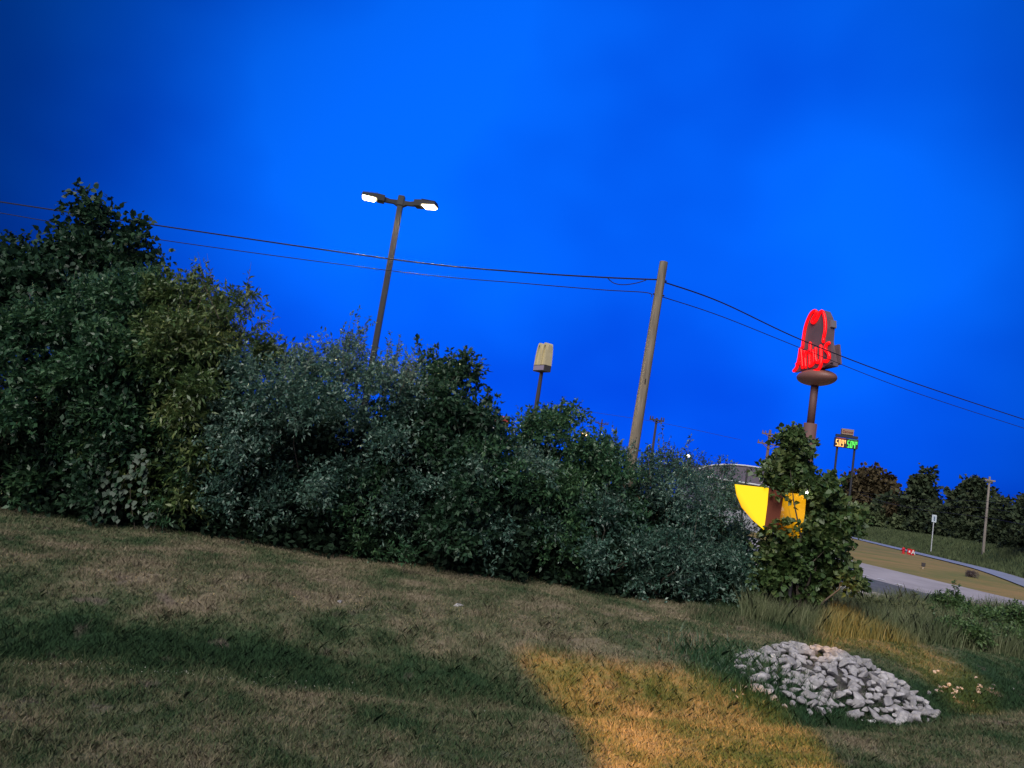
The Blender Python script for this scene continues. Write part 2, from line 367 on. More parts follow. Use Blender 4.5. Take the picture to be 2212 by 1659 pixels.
def lobe_cloud(rx, ry, Ht, n, cr0):
    """leaf clumps gathered on the upper outer side of big lobes, with hollows between and an undercut foot"""
    A = 2*math.pi*(rx*ry+rx*Ht*.5+ry*Ht*.5)*.62
    nl = max(7, int(A/2.1)); L_ = []
    t = 0
    while len(L_) < nl and t < 900:
        t += 1; v = unit(1)[0]
        if v[2] < -.85 or (v[1] > .75): continue
        p = np.array((v[0]*rx*.86, v[1]*ry*.86, Ht*.52+v[2]*Ht*.44)); r = rng.uniform(.42, .72)
        if p[2] < .28*Ht: p[1] *= .88
        if any(np.linalg.norm(p-q) < .62*(r+r2) for q, r2 in L_): continue
        L_.append((p, r))
    out_ = []
    c0 = np.array((0, 0, Ht*.4)); per = max(4, int(n/len(L_)))
    for p, r in L_:
        for k in range(per):
            v = unit(1)[0]; o_ = p-c0; o_ = o_/(np.linalg.norm(o_)+1e-6)
            if v @ (o_*.8+np.array((0, 0, .7))) < -.15: v = -v
            q = p+v*r*rng.uniform(.55, 1.0); out_.append((q[0], q[1], max(q[2], .12), cr0*rng.uniform(.5, .9)))
    return np.array(out_)
def clump_cloud(c, rx, ry, rz, n, cr0, shell=.62, zmin=-1.0, seedshape=None):
    out_ = []; tries = 0
    ph = rng.uniform(0, 6.28, 6)
    while len(out_) < n and tries < n*60:
        tries += 1
        v = unit(1)[0]; r = rng.uniform(shell, 1)**.7
        if rng.random() < .25: r = rng.uniform(.1, shell)
        lob = 1 + .16*math.sin(3*math.atan2(v[1], v[0])+ph[0]) + .13*math.sin(4*v[2]+ph[1]) + .10*math.sin(5*v[0]+ph[2])
        v = v*r*lob
        if v[2] < zmin: continue
        rad = cr0*rng.uniform(.65, 1.25)
        out_.append((c[0]+v[0]*rx, c[1]+v[1]*ry, c[2]+v[2]*rz, rad))
    return np.array(out_)
def limbs(mb, base, targets, r0, k=12):
    for i in range(min(k, len(targets))):
        t = Vector(targets[int(rng.integers(len(targets)))][:3]); b = Vector(base)+Vector((rng.normal(0, .015), rng.normal(0, .015), -.05))
        mid = b.lerp(t, .5) + Vector((rng.normal(0, .15), rng.normal(0, .15), .25*(t.z-b.z)*.3))
        q = b.lerp(mid, .5)+Vector((rng.normal(0, .08), rng.normal(0, .08), 0))
        mb.tube([b, q, mid, mid.lerp(t, .5)+Vector((rng.normal(0, .1), rng.normal(0, .1), .05)), t], [r0, r0*.8, r0*.55, r0*.35, r0*.12], seg=5, cap=False)
def shoots_for(cl, n, ln, rz_min, spread=.35):
    top = cl[cl[:, 2] >= np.quantile(cl[:, 2], rz_min)]
    i = rng.integers(len(top), size=n); s = top[i, :3] + rng.normal(0, .15, (n, 3))
    d = rng.normal(0, spread, (n, 3)); d[:, 2] = 1; d /= np.linalg.norm(d, axis=1, keepdims=True)
    return np.hstack([s, d, (ln*rng.uniform(.4, 1.2, n))[:, None]])

HG = 'shrubs grown together into one long hedge'
def shrub(cx, topy, hw, basey, ry, label, m, leaf=.085, dens=1.0, depth=None, shape=quad_leaves, wr=.42, nshoot=26, shootlen=.8, up=.25, droop=0, name='shrub', group=HG, zmin=-.95, cat='shrub', twl=.42, cr_=.42):
    b = hit(cx, basey, H); Yc = b.y + ry*.85
    base = at(cx, basey, Yc); bx = at(cx, (topy+basey)/2, Yc).x*.5 + at(cx, basey, Yc).x*.5
    gz = float(H(bx, Yc)); top = at(cx, topy, Yc); rx = hw/FPX*Yc
    Ht = top.z - gz - .25
    bx = at(cx + 0, (topy+basey)/2, Yc).x
    c = (0, 0, Ht*.5)
    vol = rx*ry*Ht
    n = int(max(30, (rx*ry+rx*Ht+ry*Ht)*6.2*dens))
    cl = lobe_cloud(rx, ry, Ht, n, cr_) if name == 'shrub' else clump_cloud(c, rx, ry, Ht*.5, n, cr_, zmin=zmin)
    cl[:, 2] = np.maximum(cl[:, 2], .3)
    e = empty(name, (bx, Yc, gz), label=label, cat=cat, group=group)
    sh = shoots_for(cl, nshoot, shootlen, .8)
    foliage('foliage', cl, 24, 9, leaf*1.25, m, e, twig_len=twl, shape=shape, up=up, droop=droop, wratio=wr, shoots=sh)
    if name == 'shrub':
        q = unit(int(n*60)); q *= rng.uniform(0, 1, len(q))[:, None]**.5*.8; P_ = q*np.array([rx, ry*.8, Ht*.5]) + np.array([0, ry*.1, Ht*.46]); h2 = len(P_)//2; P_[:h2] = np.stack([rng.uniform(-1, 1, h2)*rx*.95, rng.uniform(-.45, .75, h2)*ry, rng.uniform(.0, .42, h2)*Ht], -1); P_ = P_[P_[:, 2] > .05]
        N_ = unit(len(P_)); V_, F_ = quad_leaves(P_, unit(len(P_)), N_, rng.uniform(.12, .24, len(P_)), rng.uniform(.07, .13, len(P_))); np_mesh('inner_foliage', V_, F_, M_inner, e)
    mb = MB(); limbs(mb, (0, .3*ry, 0), cl, .035, 9)
    for s in sh: mb.tube([s[:3], s[:3]+s[3:6]*s[6]*.95], [.008, .003], seg=4, cap=False)
    mb.build('stem', M_bark, e)
    return e

S = [
 (45, 680, 160, 1128, 2.2, 'broad dark shrub at the far left end of the hedge, leaves reaching the lawn', M_green, dict(leaf=.12, wr=.5, nshoot=8)),
 (250, 585, 135, 1148, 2.0, 'tall shrub with pale yellow-green leaves in front of the dark tree', M_green, dict(leaf=.12, wr=.45, nshoot=16, shootlen=.7, dens=.95)),
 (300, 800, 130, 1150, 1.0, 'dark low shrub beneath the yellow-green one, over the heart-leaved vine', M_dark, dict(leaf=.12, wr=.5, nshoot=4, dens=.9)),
 (355, 605, 85, 1155, 1.8, 'yellow-green shrub between the dark tree and the feathery sprays', M_warm, dict(leaf=.12, wr=.42, nshoot=22, shootlen=.6)),
 (450, 640, 108, 1172, 1.9, 'shrub with long feathery sprays arching above its top', M_warm, dict(leaf=.13, wr=.32, nshoot=30, shootlen=1.2, droop=.25)),
 (575, 735, 100, 1197, 2.0, 'rounded silvery shrub to the right of the feathery sprays', M_olive, dict(nshoot=30)),
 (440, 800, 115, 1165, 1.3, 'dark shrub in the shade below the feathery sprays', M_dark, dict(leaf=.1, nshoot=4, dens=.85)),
 (690, 735, 85, 1217, 2.0, 'silvery shrub with a tall pointed shoot on top', M_olive, dict(nshoot=36, shootlen=1.0)),
 (640, 900, 110, 1180, 1.0, 'dense blue-green shrub halfway up the hedge left of the lamp post', M_olive, dict(nshoot=8)),
 (815, 755, 85, 1230, 2.1, 'loose silvery shrub that hides the foot of the tall double lamp post', M_olive, dict(nshoot=40, shootlen=1.0, dens=.85)),
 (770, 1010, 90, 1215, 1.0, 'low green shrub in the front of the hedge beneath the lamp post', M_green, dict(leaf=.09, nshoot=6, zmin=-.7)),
 (925, 765, 62, 1238, 2.2, 'narrow dark leafy shrub standing above the hedge just right of the lamp post', M_dark, dict(leaf=.12, wr=.5, nshoot=34, shootlen=.7)),
 (955, 925, 80, 1240, 1.3, 'grey-green shrub below the narrow dark one', M_olive, dict(nshoot=14)),
 (998, 872, 30, 1252, 1.4, 'shrub with a dark leafy tip just left of the red roof', M_dark, dict(leaf=.12, wr=.5, nshoot=18, shootlen=.5)),
 (1180, 885, 82, 1268, 2.0, 'rounded bright green shrub under the unlit cream sign', M_green, dict(leaf=.1, wr=.5, nshoot=26, shootlen=.6)),
 (1062, 918, 40, 1256, 1.5, 'small leafy shrub hiding the white wall below the red roof', M_green, dict(leaf=.1, wr=.5, nshoot=10, shootlen=.4)),
 (1085, 945, 80, 1262, 1.3, 'leafy shrub with hanging sprays in front of the rounded green one', M_olive, dict(nshoot=8)),
 (1275, 955, 75, 1283, 2.0, 'green shrub between the rounded shrub and the wooden pole', M_green, dict(leaf=.1, nshoot=18, shootlen=.5)),
 (1345, 965, 70, 1293, 2.0, 'grey-green shrub at the foot of the bare wooden pole', M_olive, dict(nshoot=30, shootlen=.8, leaf=.075)),
 (1290, 1080, 100, 1288, 1.0, 'low shrub spreading over the lawn edge left of the wooden pole', M_olive, dict(nshoot=6)),
 (1435, 985, 70, 1302, 2.0, 'grey-green shrub with upright thin shoots right of the wooden pole', M_olive, dict(nshoot=36, shootlen=.9, leaf=.075)),
 (1520, 1020, 62, 1308, 1.9, 'pale shrub in front of the arched roof', M_olive, dict(nshoot=22, shootlen=.6, leaf=.07)),
 (1425, 1120, 90, 1303, 1.0, 'low dense shrub at the lawn edge beneath the upright shoots', M_olive, dict(nshoot=8)),
 (1585, 1070, 52, 1312, 1.6, 'last shrub at the right end of the hedge beside the amber reflections', M_olive, dict(nshoot=16, shootlen=.5, leaf=.07)),
 (1540, 1190, 70, 1312, .9, 'small rounded shrub low at the right end of the hedge', M_olive, dict(nshoot=8)),
]
for cx, ty, hw, by, ry, lab, m_, kw in S: shrub(cx, ty, hw, by, ry, lab, m_, **kw)

# trees behind the left end of the hedge
def tree(px, topy, botty, hw, Yd, label, m, leaf, n, group=None, wr=.8, tl=.4, cr_=.5, shape=broad_leaves, ryf=.8, trunk_r=.12, name='tree', nsh=8, lv=6, tw=20):
    top = at(px, topy, Yd); bot = at(px, botty, Yd); cx = (top.x+bot.x)/2; gz = float(H(cx, Yd)); rz = (top.z-bot.z)/2; rx = hw/FPX*Yd
    e = empty(name, (cx, Yd, gz), label=label, cat='tree', group=group)
    c = (0, 0, (top.z+bot.z)/2-gz)
    cl = clump_cloud(c, rx, rx*ryf, rz, n, cr_, shell=.55)
    foliage('crown', cl, tw, lv, leaf, m, e, twig_len=tl, shape=shape, wratio=wr, shoots=shoots_for(cl, nsh, tl*1.4, .75))
    mb = MB(); mb.tube([(0, 0, -.1), (.05, 0, c[2]*.4), (-.05, .05, c[2]*.8), (0, 0, c[2]+rz*.5)], [trunk_r, trunk_r*.85, trunk_r*.6, trunk_r*.2], seg=8)
    limbs(mb, (0, 0, c[2]-rz*.7), cl, trunk_r*.45, 14); mb.build('trunk', M_bark, e)
    return e
tree(200, 492, 780, 145, 25, 'tall dark broadleaf tree rising highest above the left end of the hedge', M_dark, .18, 250, cr_=.55, tl=.5, nsh=26)
tree(5, 545, 800, 75, 24, 'smaller dark tree cut by the left edge of the picture', M_dark, .18, 130, cr_=.42)

# vine with heart shaped leaves
b = hit(262, 1142, H)
e = empty('vine', (b.x, b.y-.25, b.z), label='vine with round heart-shaped leaves hanging down to the lawn at the left of the hedge', cat='vine')
P = []; D = []
mb = MB()
for s in range(5):
    x0 = -.55+s*.28; hgt = rng.uniform(1.0, 2.0); pts = []
    for k in range(9):
        t = k/8; p = Vector((x0+.15*math.sin(t*4+s), -.15+.25*t, hgt*(1-t)+.05)); pts.append(p)
    mb.tube(pts, .008, seg=4)
    for k in range(26):
        t = rng.random(); p = pts[int(t*8)]; P.append((p.x+rng.normal(0, .07), p.y+rng.normal(0, .05)-.05, p.z+rng.normal(0, .08))); D.append((rng.normal(0, .5), -.5, -1))
mb.build('stem', M_bark, e)
P = np.array(P); D = np.array(D); N_ = np.tile([0, -.9, .6], (len(P), 1)) + rng.normal(0, .3, P.shape); LL = rng.uniform(.09, .16, len(P))
V, F = broad_leaves(P, D, N_, LL, LL*.95); np_mesh('foliage', V, F, M_dark, e)

# little saplings at the foot of the hedge
for px, py, lab in ((330, 1152, 'small sapling at the hedge foot beside the heart-leaved vine'), (545, 1168, 'tiny low seedling bush at the hedge foot left of the lamp post'), (870, 1240, 'little bright green bush at the foot of the hedge below the lamp post')):
    b = hit(px, py, H); e = empty('sapling', (b.x, b.y, b.z), label=lab, cat='sapling', group='saplings at the hedge foot')
    cl = np.array([(rng.normal(0, .14), rng.normal(0, .1), rng.uniform(.15, .6), .16) for _ in range(7)])
    foliage('foliage', cl, 6, 6, .13, M_green, e, twig_len=.25, wratio=.3)
    MB().tube([(0, 0, -.05), (.02, 0, .3), (0, 0, .6)], [.012, .009, .004], seg=5).build('stem', M_bark, e)

# leafy shrub on the right (broad leaves), in front of the red sign's pole
def right_shrub():
    Yd = 21.5
    P0 = [(1722, 985, 30, 50), (1712, 950, 17, 26), (1722, 1050, 50, 60), (1768, 1075, 48, 62), (1810, 1110, 46, 42), (1838, 1128, 22, 24), (1690, 1010, 30, 22),(1668, 1018, 24, 22),
          (1730, 1150, 60, 60), (1775, 1180, 50, 50), (1715, 1215, 55, 50), (1765, 1235, 48, 40), (1800, 1240, 45, 26), (1700, 1255, 40, 30), (1745, 1270, 42, 25), (1690, 1160, 40, 50), (1848, 1255, 16, 14), (1800, 1060, 26, 30), (1662, 1195, 34, 36), (1655, 1250, 40, 40), (1790, 1150, 50, 40)]
    b = at(1730, 1290, Yd); gz = float(H(b.x, Yd))
    e = empty('leafy_shrub', (b.x, Yd, gz), label='tall leafy shrub with broad heart-shaped leaves standing in front of the red sign pole', cat='shrub')
    cl = []
    for px, py, a, c in P0:
        for k in range(int(5+a*c/150)):
            v = unit(1)[0]*rng.uniform(.2, 1)
            p = at(px+v[0]*a, py+v[2]*c, Yd+v[1]*.9); cl.append((p.x-b.x, p.y-Yd, max(p.z-gz, .15), .24))
    cl = np.array(cl)
    foliage('foliage', cl, 11, 6, .145, M_warm, e, twig_len=.28, shape=broad_leaves, wratio=.85, shoots=shoots_for(cl, 14, .5, .8), droop=.2)
    mb = MB(); limbs(mb, (0, 0, 0), cl, .05, 26); mb.build('stem', M_bark, e)
right_shrub()

# weeds on the right
n = 26000
def weeds(name, label, n, px0, px1, py0, py1, h0, h1, m, w=.014):
    xs_, ys_ = [], []
    c = [hit(px0, py0[0]), hit(px1, py0[1]), hit(px1, py1[1]), hit(px0, py1[0])]
    u = rng.uniform(0, 1, n); v = rng.uniform(0, 1, n)
    c = [np.array((p.x, p.y)) for p in c]
    q = ((1-u)*(1-v))[:, None]*c[0] + (u*(1-v))[:, None]*c[1] + (u*v)[:, None]*c[2] + ((1-u)*v)[:, None]*c[3]
    nzv = np.array([mnoise.noise(Vector((a*.7, b_*.7, 3))) for a, b_ in q])
    h = rng.uniform(h0, h1, n)*(1+.55*nzv)
    return blades(name, q[:, 0], q[:, 1], h, np.full(n, w), rng.uniform(.15, .6, n), m, label)
weeds('weeds', 'tall rough grass and weeds between the lawn and the gravel', 42000, 1600, 2260, (1345, 1440), (1288, 1330), .3, .8, M_weed2)
weeds('weeds', 'band of low weeds along the far bank of the swale', 9000, 1480, 1800, (1335, 1400), (1305, 1345), .08, .22, M_blade, w=.012)
for lab, px, py, sx, sy, n, h1 in (('green weeds growing around the left side of the rock heap', 1615, 1455, 1.1, .9, 4500, .3), ('tufts of green weeds at the near foot of the rock heap', 1850, 1535, 1.5, .35, 2600, .16)):
    p = hit(px, py); x = p.x+rng.normal(0, sx*.6, n); y = p.y+rng.normal(0, sy*.6, n)
    blades('weeds', x, y, rng.uniform(.05, h1, n), np.full(n, .012), rng.uniform(.3, .9, n), M_green, lab)
n = 14000; tc_ = np.stack([rng.uniform(-10, 9, 260), rng.normal(.5, 1.6, 260)], -1); k = rng.integers(260, size=n); x = tc_[k, 0]+rng.normal(0, .10, n); y = np.interp(tc_[k, 0], DX, DY)+tc_[k, 1]+rng.normal(0, .09, n)
blades('weeds', x, y, rng.uniform(.06, .17, n), np.full(n, .011), rng.uniform(.4, 1.1, n), M_blade, 'scattered tufts of longer grass in and beside the swale')
n = 30000; tt = rng.uniform(-.35, 1.05, n); ss = rng.uniform(.7, 5.5, n); dd = (B2-A2)
blades('weeds', A2.x+dd.x*tt+nrm2.x*ss, A2.y+dd.y*tt+nrm2.y*ss, rng.uniform(.2, .5, n), np.full(n, .06), rng.uniform(.15, .5, n), M_farl, 'tall pale green grass on the embankment beyond the far road')
WG = 'leafy weed plants in front of the gravel'
for px, py, tp, hw, lab in ((2055, 1350, 1282, 45, 'leafy weed bush standing highest in front of the pale road'), (2130, 1378, 1305, 46, 'leafy weed bush right of the highest one in front of the road'),
      (2190, 1392, 1298, 50, 'leafy weed bush cut by the right edge of the picture'), (1975, 1350, 1300, 35, 'thin weed bush left of the highest one by the gravel'), (2085, 1400, 1345, 50, 'green weed bush lowest on the slope at the right'),
      (2200, 1415, 1352, 50, 'weed bush low at the right edge below the others'), (1890, 1345, 1312, 40, 'low pale weed bush just right of the tall leafy shrub')):
    shrub(px, tp, hw, py, .7, lab, M_bright if px > 2000 else M_weed, leaf=.09, name='weed_bush', group=WG, cat='weed', nshoot=22, shootlen=.35, twl=.22, cr_=.2, dens=1.5, zmin=-.8)
# dry stalks
for px, py, lab in ((1945, 1335, 'thin dry weed stalks standing before the asphalt'), (2120, 1362, 'thin dry stalks between the leafy weed bushes')):
    b = hit(px, py, H); e = empty('dry_stalks', (b.x, b.y, b.z), label=lab, cat='weed', group='dry stalks before the road'); mb = MB()
    P = []
    for k in range(14):
        a = rng.normal(0, .35); pts = [Vector((a, rng.normal(0, .2), 0))]
        for j in range(5): pts.append(pts[-1]+Vector((rng.normal(0, .04), rng.normal(0, .04), .2*rng.uniform(.7, 1.2)))); P += [pts[-1]+Vector((rng.normal(0, .05), 0, rng.normal(0, .05))) for _ in range(3)]
        mb.tube(pts, [.008, .007, .006, .005, .004, .003], seg=4)
    mb.build('stalk', M_bark, e); P = np.array(P); V, F = quad_leaves(P, unit(len(P)), unit(len(P)), np.full(len(P), .06), np.full(len(P), .03)); np_mesh('foliage', V, F, M_weed, e)

# far trees
TG = 'trees in the row beyond the far road'
far = [(1880, 1015, 62, 'tallest tree of the far row, brownish from reflected glow, beside the fuel price sign'), (1935, 1078, 38, 'far tree right of the tallest one'), (1990, 1030, 30, 'slender far tree standing alone above its neighbours'),
       (2035, 1098, 42, 'low dark far tree behind the small white road sign'), (2078, 1062, 30, 'dark far tree left of the far wooden pole'), (2118, 1028, 34, 'leafy far tree just behind the top of the far wooden pole'),
       (2165, 1090, 38, 'dark far tree right of the far wooden pole'), (2212, 1072, 32, 'far tree at the right edge of the picture'), (1850, 1040, 30, 'thin far tree under the price sign'), (1962, 1100, 40, 'low bushy far tree between the tallest and the slender one'), (2260, 1055, 60, 'large far tree cut off by the right edge')]
for px, ty, hw, lab in far:
    bpy_ = 1122+(px-1850)*.17; s = (px-1850)/360.
    Yd = 152 - 76*s
    tree(px, ty, bpy_-6, hw*1.05, Yd, lab, M_farglow if px in (1880, 1962) else M_far, .55*Yd/110, 62, TG, cr_=.8*Yd/100, tl=.9*Yd/100, trunk_r=.2, lv=5, tw=17, nsh=6)
SG = 'pale shrubs along the top of the embankment'
for px, ty, hw, lab in ((1870, 1112, 30, 'pale rounded shrub at the left of the embankment row'), (1915, 1120, 30, 'second pale shrub of the embankment from the left'), (1955, 1132, 26, 'pale shrub left of the white road sign'), (2050, 1120, 45, 'dark green shrub just right of the white road sign'), (2100, 1135, 40, 'shrub left of the foot of the far wooden pole'), (2160, 1150, 40, 'brownish shrub right of the foot of the far pole'), (2205, 1160, 38, 'shrub at the right edge on the embankment'), (2000, 1130, 36, 'dark shrub behind the post of the white road sign')):
    s = (px-1850)/360.; Yd = 143-72*s; by = 1122+(px-1830)*.17
    tree(px, ty-4, by+8, hw, Yd, lab, M_farl if px < 1960 else M_far, .45*Yd/100, 40, SG, cr_=.8*Yd/100, tl=.6*Yd/100, trunk_r=.06, name='far_shrub', lv=5, tw=16)
for o in list(col.objects):
    if o.name.startswith('far_shrub'): o['category'] = 'shrub'

# ------------------------------------------------------------------ lamp post
def lamp_post():
    Yd = 24.; top = at(866, 428, Yd); low = at(808, 770, Yd); gx = low.x; gz = float(H(gx, Yd))
    e = empty('lamp_post', (gx, Yd, gz), label='tall dark lamp post with two lit flat heads rising behind the hedge', cat='lamp post')
    hz = top.z - gz; dx = top.x-gx
    MB().box((dx*.5, 0, hz*.5), (.17, .17, hz-.2), bevel=.01).build('pole', M_bronze, e)
    MB().box((dx*.5, 0, hz-.1), (.21, .21, .34), bevel=.02).build('cap', M_bronze, e)
    dx = dx*.5
    e.location.x = (gx+top.x)/2-dx+0*dx
    for s, rot in ((-1, R(10)), (1, R(-16))):
        M_ = Matrix.Translation((dx, 0, hz-.14)) @ Matrix.Rotation(rot, 4, 'Z')
        T = lambda x, y_, z: M_ @ Vector((x*s, y_, z))
        arm = MB()
        poly = [(.05, -.17), (.05, .05), (.35, .02), (.62, .07), (.62, -.10), (.40, -.10), (.22, -.09)]
        arm.prism(poly, -.06, .06, lambda u, v, d_: T(u, d_, v)).build('arm', M_bronze, e)
        hd = MB(); tilt = .0
        hd.prism([(.52, -.12), (.52, .07), (.72, .08), (1.22, .03), (1.25, -.03), (1.24, -.06), (.78, -.07), (.74, -.12)], -.17, .17, lambda u, v, d_: T(u, d_, v))
        head = hd.build('lamp_head', M_bronze, e)
        fin = MB()
        for k in range(12):
            x_ = .76+k*.04; fin.prism([(x_, .0), (x_, .12-.0045*k), (x_+.012, .12-.0045*k), (x_+.012, .0)], -.15, .15, lambda u, v, d_: T(u, d_, v))
        fin.build('cooling_fins', M_bronze, head)
        df = MB(); df.prism([(.80, -.062), (1.20, -.055), (1.22, -.09), (1.16, -.13), (.84, -.13), (.79, -.09)], -.155, .155, lambda u, v, d_: T(u, d_, v))
        df.build('diffuser', M_lamp, head)
        ld = bpy.data.lights.new('lamp_light', 'SPOT'); ld.energy = 700; ld.color = (1, .76, .40); ld.spot_size = R(165); ld.spot_blend = .6; ld.shadow_soft_size = .12
        lo = bpy.data.objects.new('lamp_light', ld); col.objects.link(lo); lo.parent = e; lo.location = T(1.0, 0, -.2)
    return e
lamp_post()

# ------------------------------------------------------------------ wooden pole and wires
PY = 22.
def main_pole():
    top = at(1434, 566, PY); low = at(1370, 958, PY); gx = low.x; gz = float(H(gx, PY)); k = (top.x-low.x)/(top.z-low.z)
    bx = low.x-(low.z-gz)*k
    e = empty('utility_pole', (bx, PY, gz), label='bare weathered wooden pole without crossarm standing in the hedge', cat='utility pole')
    h = top.z-gz
    pts = [(k*h*t, 0, h*t) for t in (0, .25, .5, .75, 1)]
    p = MB().tube(pts, [.175, .165, .15, .135, .12], seg=20).build('pole', M_pole, e, smooth=False)
    for t, q in ((.42, .1), (.34, -.1), (.62, .09)):
        kn = MB().box((k*h*t+.03*q, -.145, h*t), (.03, .02, .16), bevel=.006).build('knot', M_bronze, e)
    MB().tube([(k*h*.1-.17, -.05, h*.3), (k*h*.36-.17, -.05, h*.36), (k*h*.40-.14, -.05, h*.40)], .02, seg=6).build('ground_conduit', M_pole, e)
    for z_ in (at(1422, 605, PY).z, at(1415, 636, PY).z):
        x_ = k*(z_-gz); MB().tube([(x_-.17, -.02, z_-gz), (x_+.17, -.02, z_-gz)], .022, seg=6).build('bolt', M_bronze, e)
    return e
main_pole()
def smooth_pts(P, n=8):
    out_ = []
    for i in range(len(P)-1):
        p0 = P[max(i-1, 0)]; p1 = P[i]; p2 = P[i+1]; p3 = P[min(i+2, len(P)-1)]
        for k in range(n):
            t = k/n; out_.append(.5*((2*p1)+(p2-p0)*t+(2*p0-5*p1+4*p2-p3)*t*t+(3*p1-p0-3*p2+p3)*t**3))
    return out_+[P[-1]]
def wire(pts, y0, y1, rad, label, seg=6):
    P = []; x0, x1 = pts[0][0], pts[-1][0]
    for px, py in pts: P.append(at(px, py, y0+(y1-y0)*(px-x0)/(x1-x0)))
    b = P[0]; o = MB().tube([p-b for p in smooth_pts(P)], rad, seg=seg).build('power_line', M_wire); o.location = b
    tag(o, label, 'cable'); return o
wire([(-120, 418), (0, 436), (340, 487), (870, 563), (1130, 588), (1300, 599), (1419, 604)], 26.5, PY, .022, 'upper black wire running from the left edge to the bare wooden pole')
wire([(-120, 441), (0, 460), (340, 517), (870, 588), (1130, 612), (1300, 626), (1396, 632), (1408, 641)], 26.5, PY, .013, 'lower thin black wire running from the left edge to the bare wooden pole')
wire([(1436, 610), (1560, 654), (1740, 738), (1960, 822), (2212, 906), (2330, 944)], PY, 38, .021, 'upper wire sloping down from the wooden pole to the right edge')
wire([(1430, 641), (1560, 684), (1740, 756), (1960, 842), (2212, 925), (2330, 962)], PY, 38, .013, 'lower wire sloping down from the wooden pole to the right edge')
wire([(1312, 600), (1325, 611), (1345, 615), (1372, 612), (1396, 605)], 22.4, PY, .013, 'short loop of cable hanging by the upper wire left of the pole')
for y0_, k, lab in ((1062, .155, 'faint upper wire above the far trees'), (1078, .15, 'faint lower wire above the far trees')):
    wire([(1780, y0_-12), (1950, y0_+14), (2133, y0_-28+k*320), (2300, y0_+k*360)], 95, 60, .02, lab, 4)
wire([(1858, 1068), (1960, 1096), (2128, 1118), (2300, 1150)], 80, 55, .03, 'pale low wire in front of the far trees', 4)
wire([(1180, 868), (1240, 884), (1420, 912), (1600, 950)], 80, 80, .02, 'faint far wire running to the small dark crossarm pole', 4)

def cross_pole(px, topy, basey, Yd, label, arms, r0, m, ang=0, lean=True):
    top = at(px, topy, Yd); gz = float(H(top.x, Yd)); h = top.z-gz
    e = empty('utility_pole', (top.x, Yd, gz), rz=ang, label=label, cat='utility pole')
    MB().tube([(0, 0, -.2), (0, 0, h)], [r0*1.4, r0], seg=10).build('pole', m, e)
    for dz, w in arms:
        z = h-dz
        a = MB().box((0, -r0*1.2, z), (w, .12, .14)).build('crossarm', m, e)
        b_ = MB()
        for s in (-1, 1): b_.tube([(s*w*.28, -r0*1.2, z-.05), (0, -r0*1.2, z-w*.22)], .04, seg=5)
        b_.build('brace', m, e)
        for q in ((-.46, -.3, .3, .46) if w > 1.2 else ()):
            MB().tube([(q*w, -r0*1.2, z+.07), (q*w, -r0*1.2, z+.3)], [.06, .05], seg=6).build('insulator', m, a)
    return e
M_dkwood = mat('dark_pole_wood', (.05, .045, .05), .9)
M_brwood = mat('reddish_pole_wood', (.20, .13, .10), .9)
M_gywood = mat('grey_pole_wood', (.26, .23, .20), .9, noise=(2, .3, (1, 1, .2)))
cross_pole(1419, 903, 0, 66, 'small dark far pole with one braced crossarm right of the bare wooden pole', [(.2, 1.25)], .10, M_dkwood)
cross_pole(1301, 906, 0, 110, 'faint far pole with a crossarm seen left of the bare wooden pole', [(.6, 1.9)], .1, M_dkwood)
cross_pole(1664, 929, 0, 78, 'far reddish pole with two crossarms beside the leafy shrub', [(.45, 1.7), (1.45, 2.4)], .13, M_brwood)
cross_pole(2138, 1030, 0, 74, 'grey far pole with one short crossarm in front of the far trees', [(.35, 1.0)], .09, M_gywood)

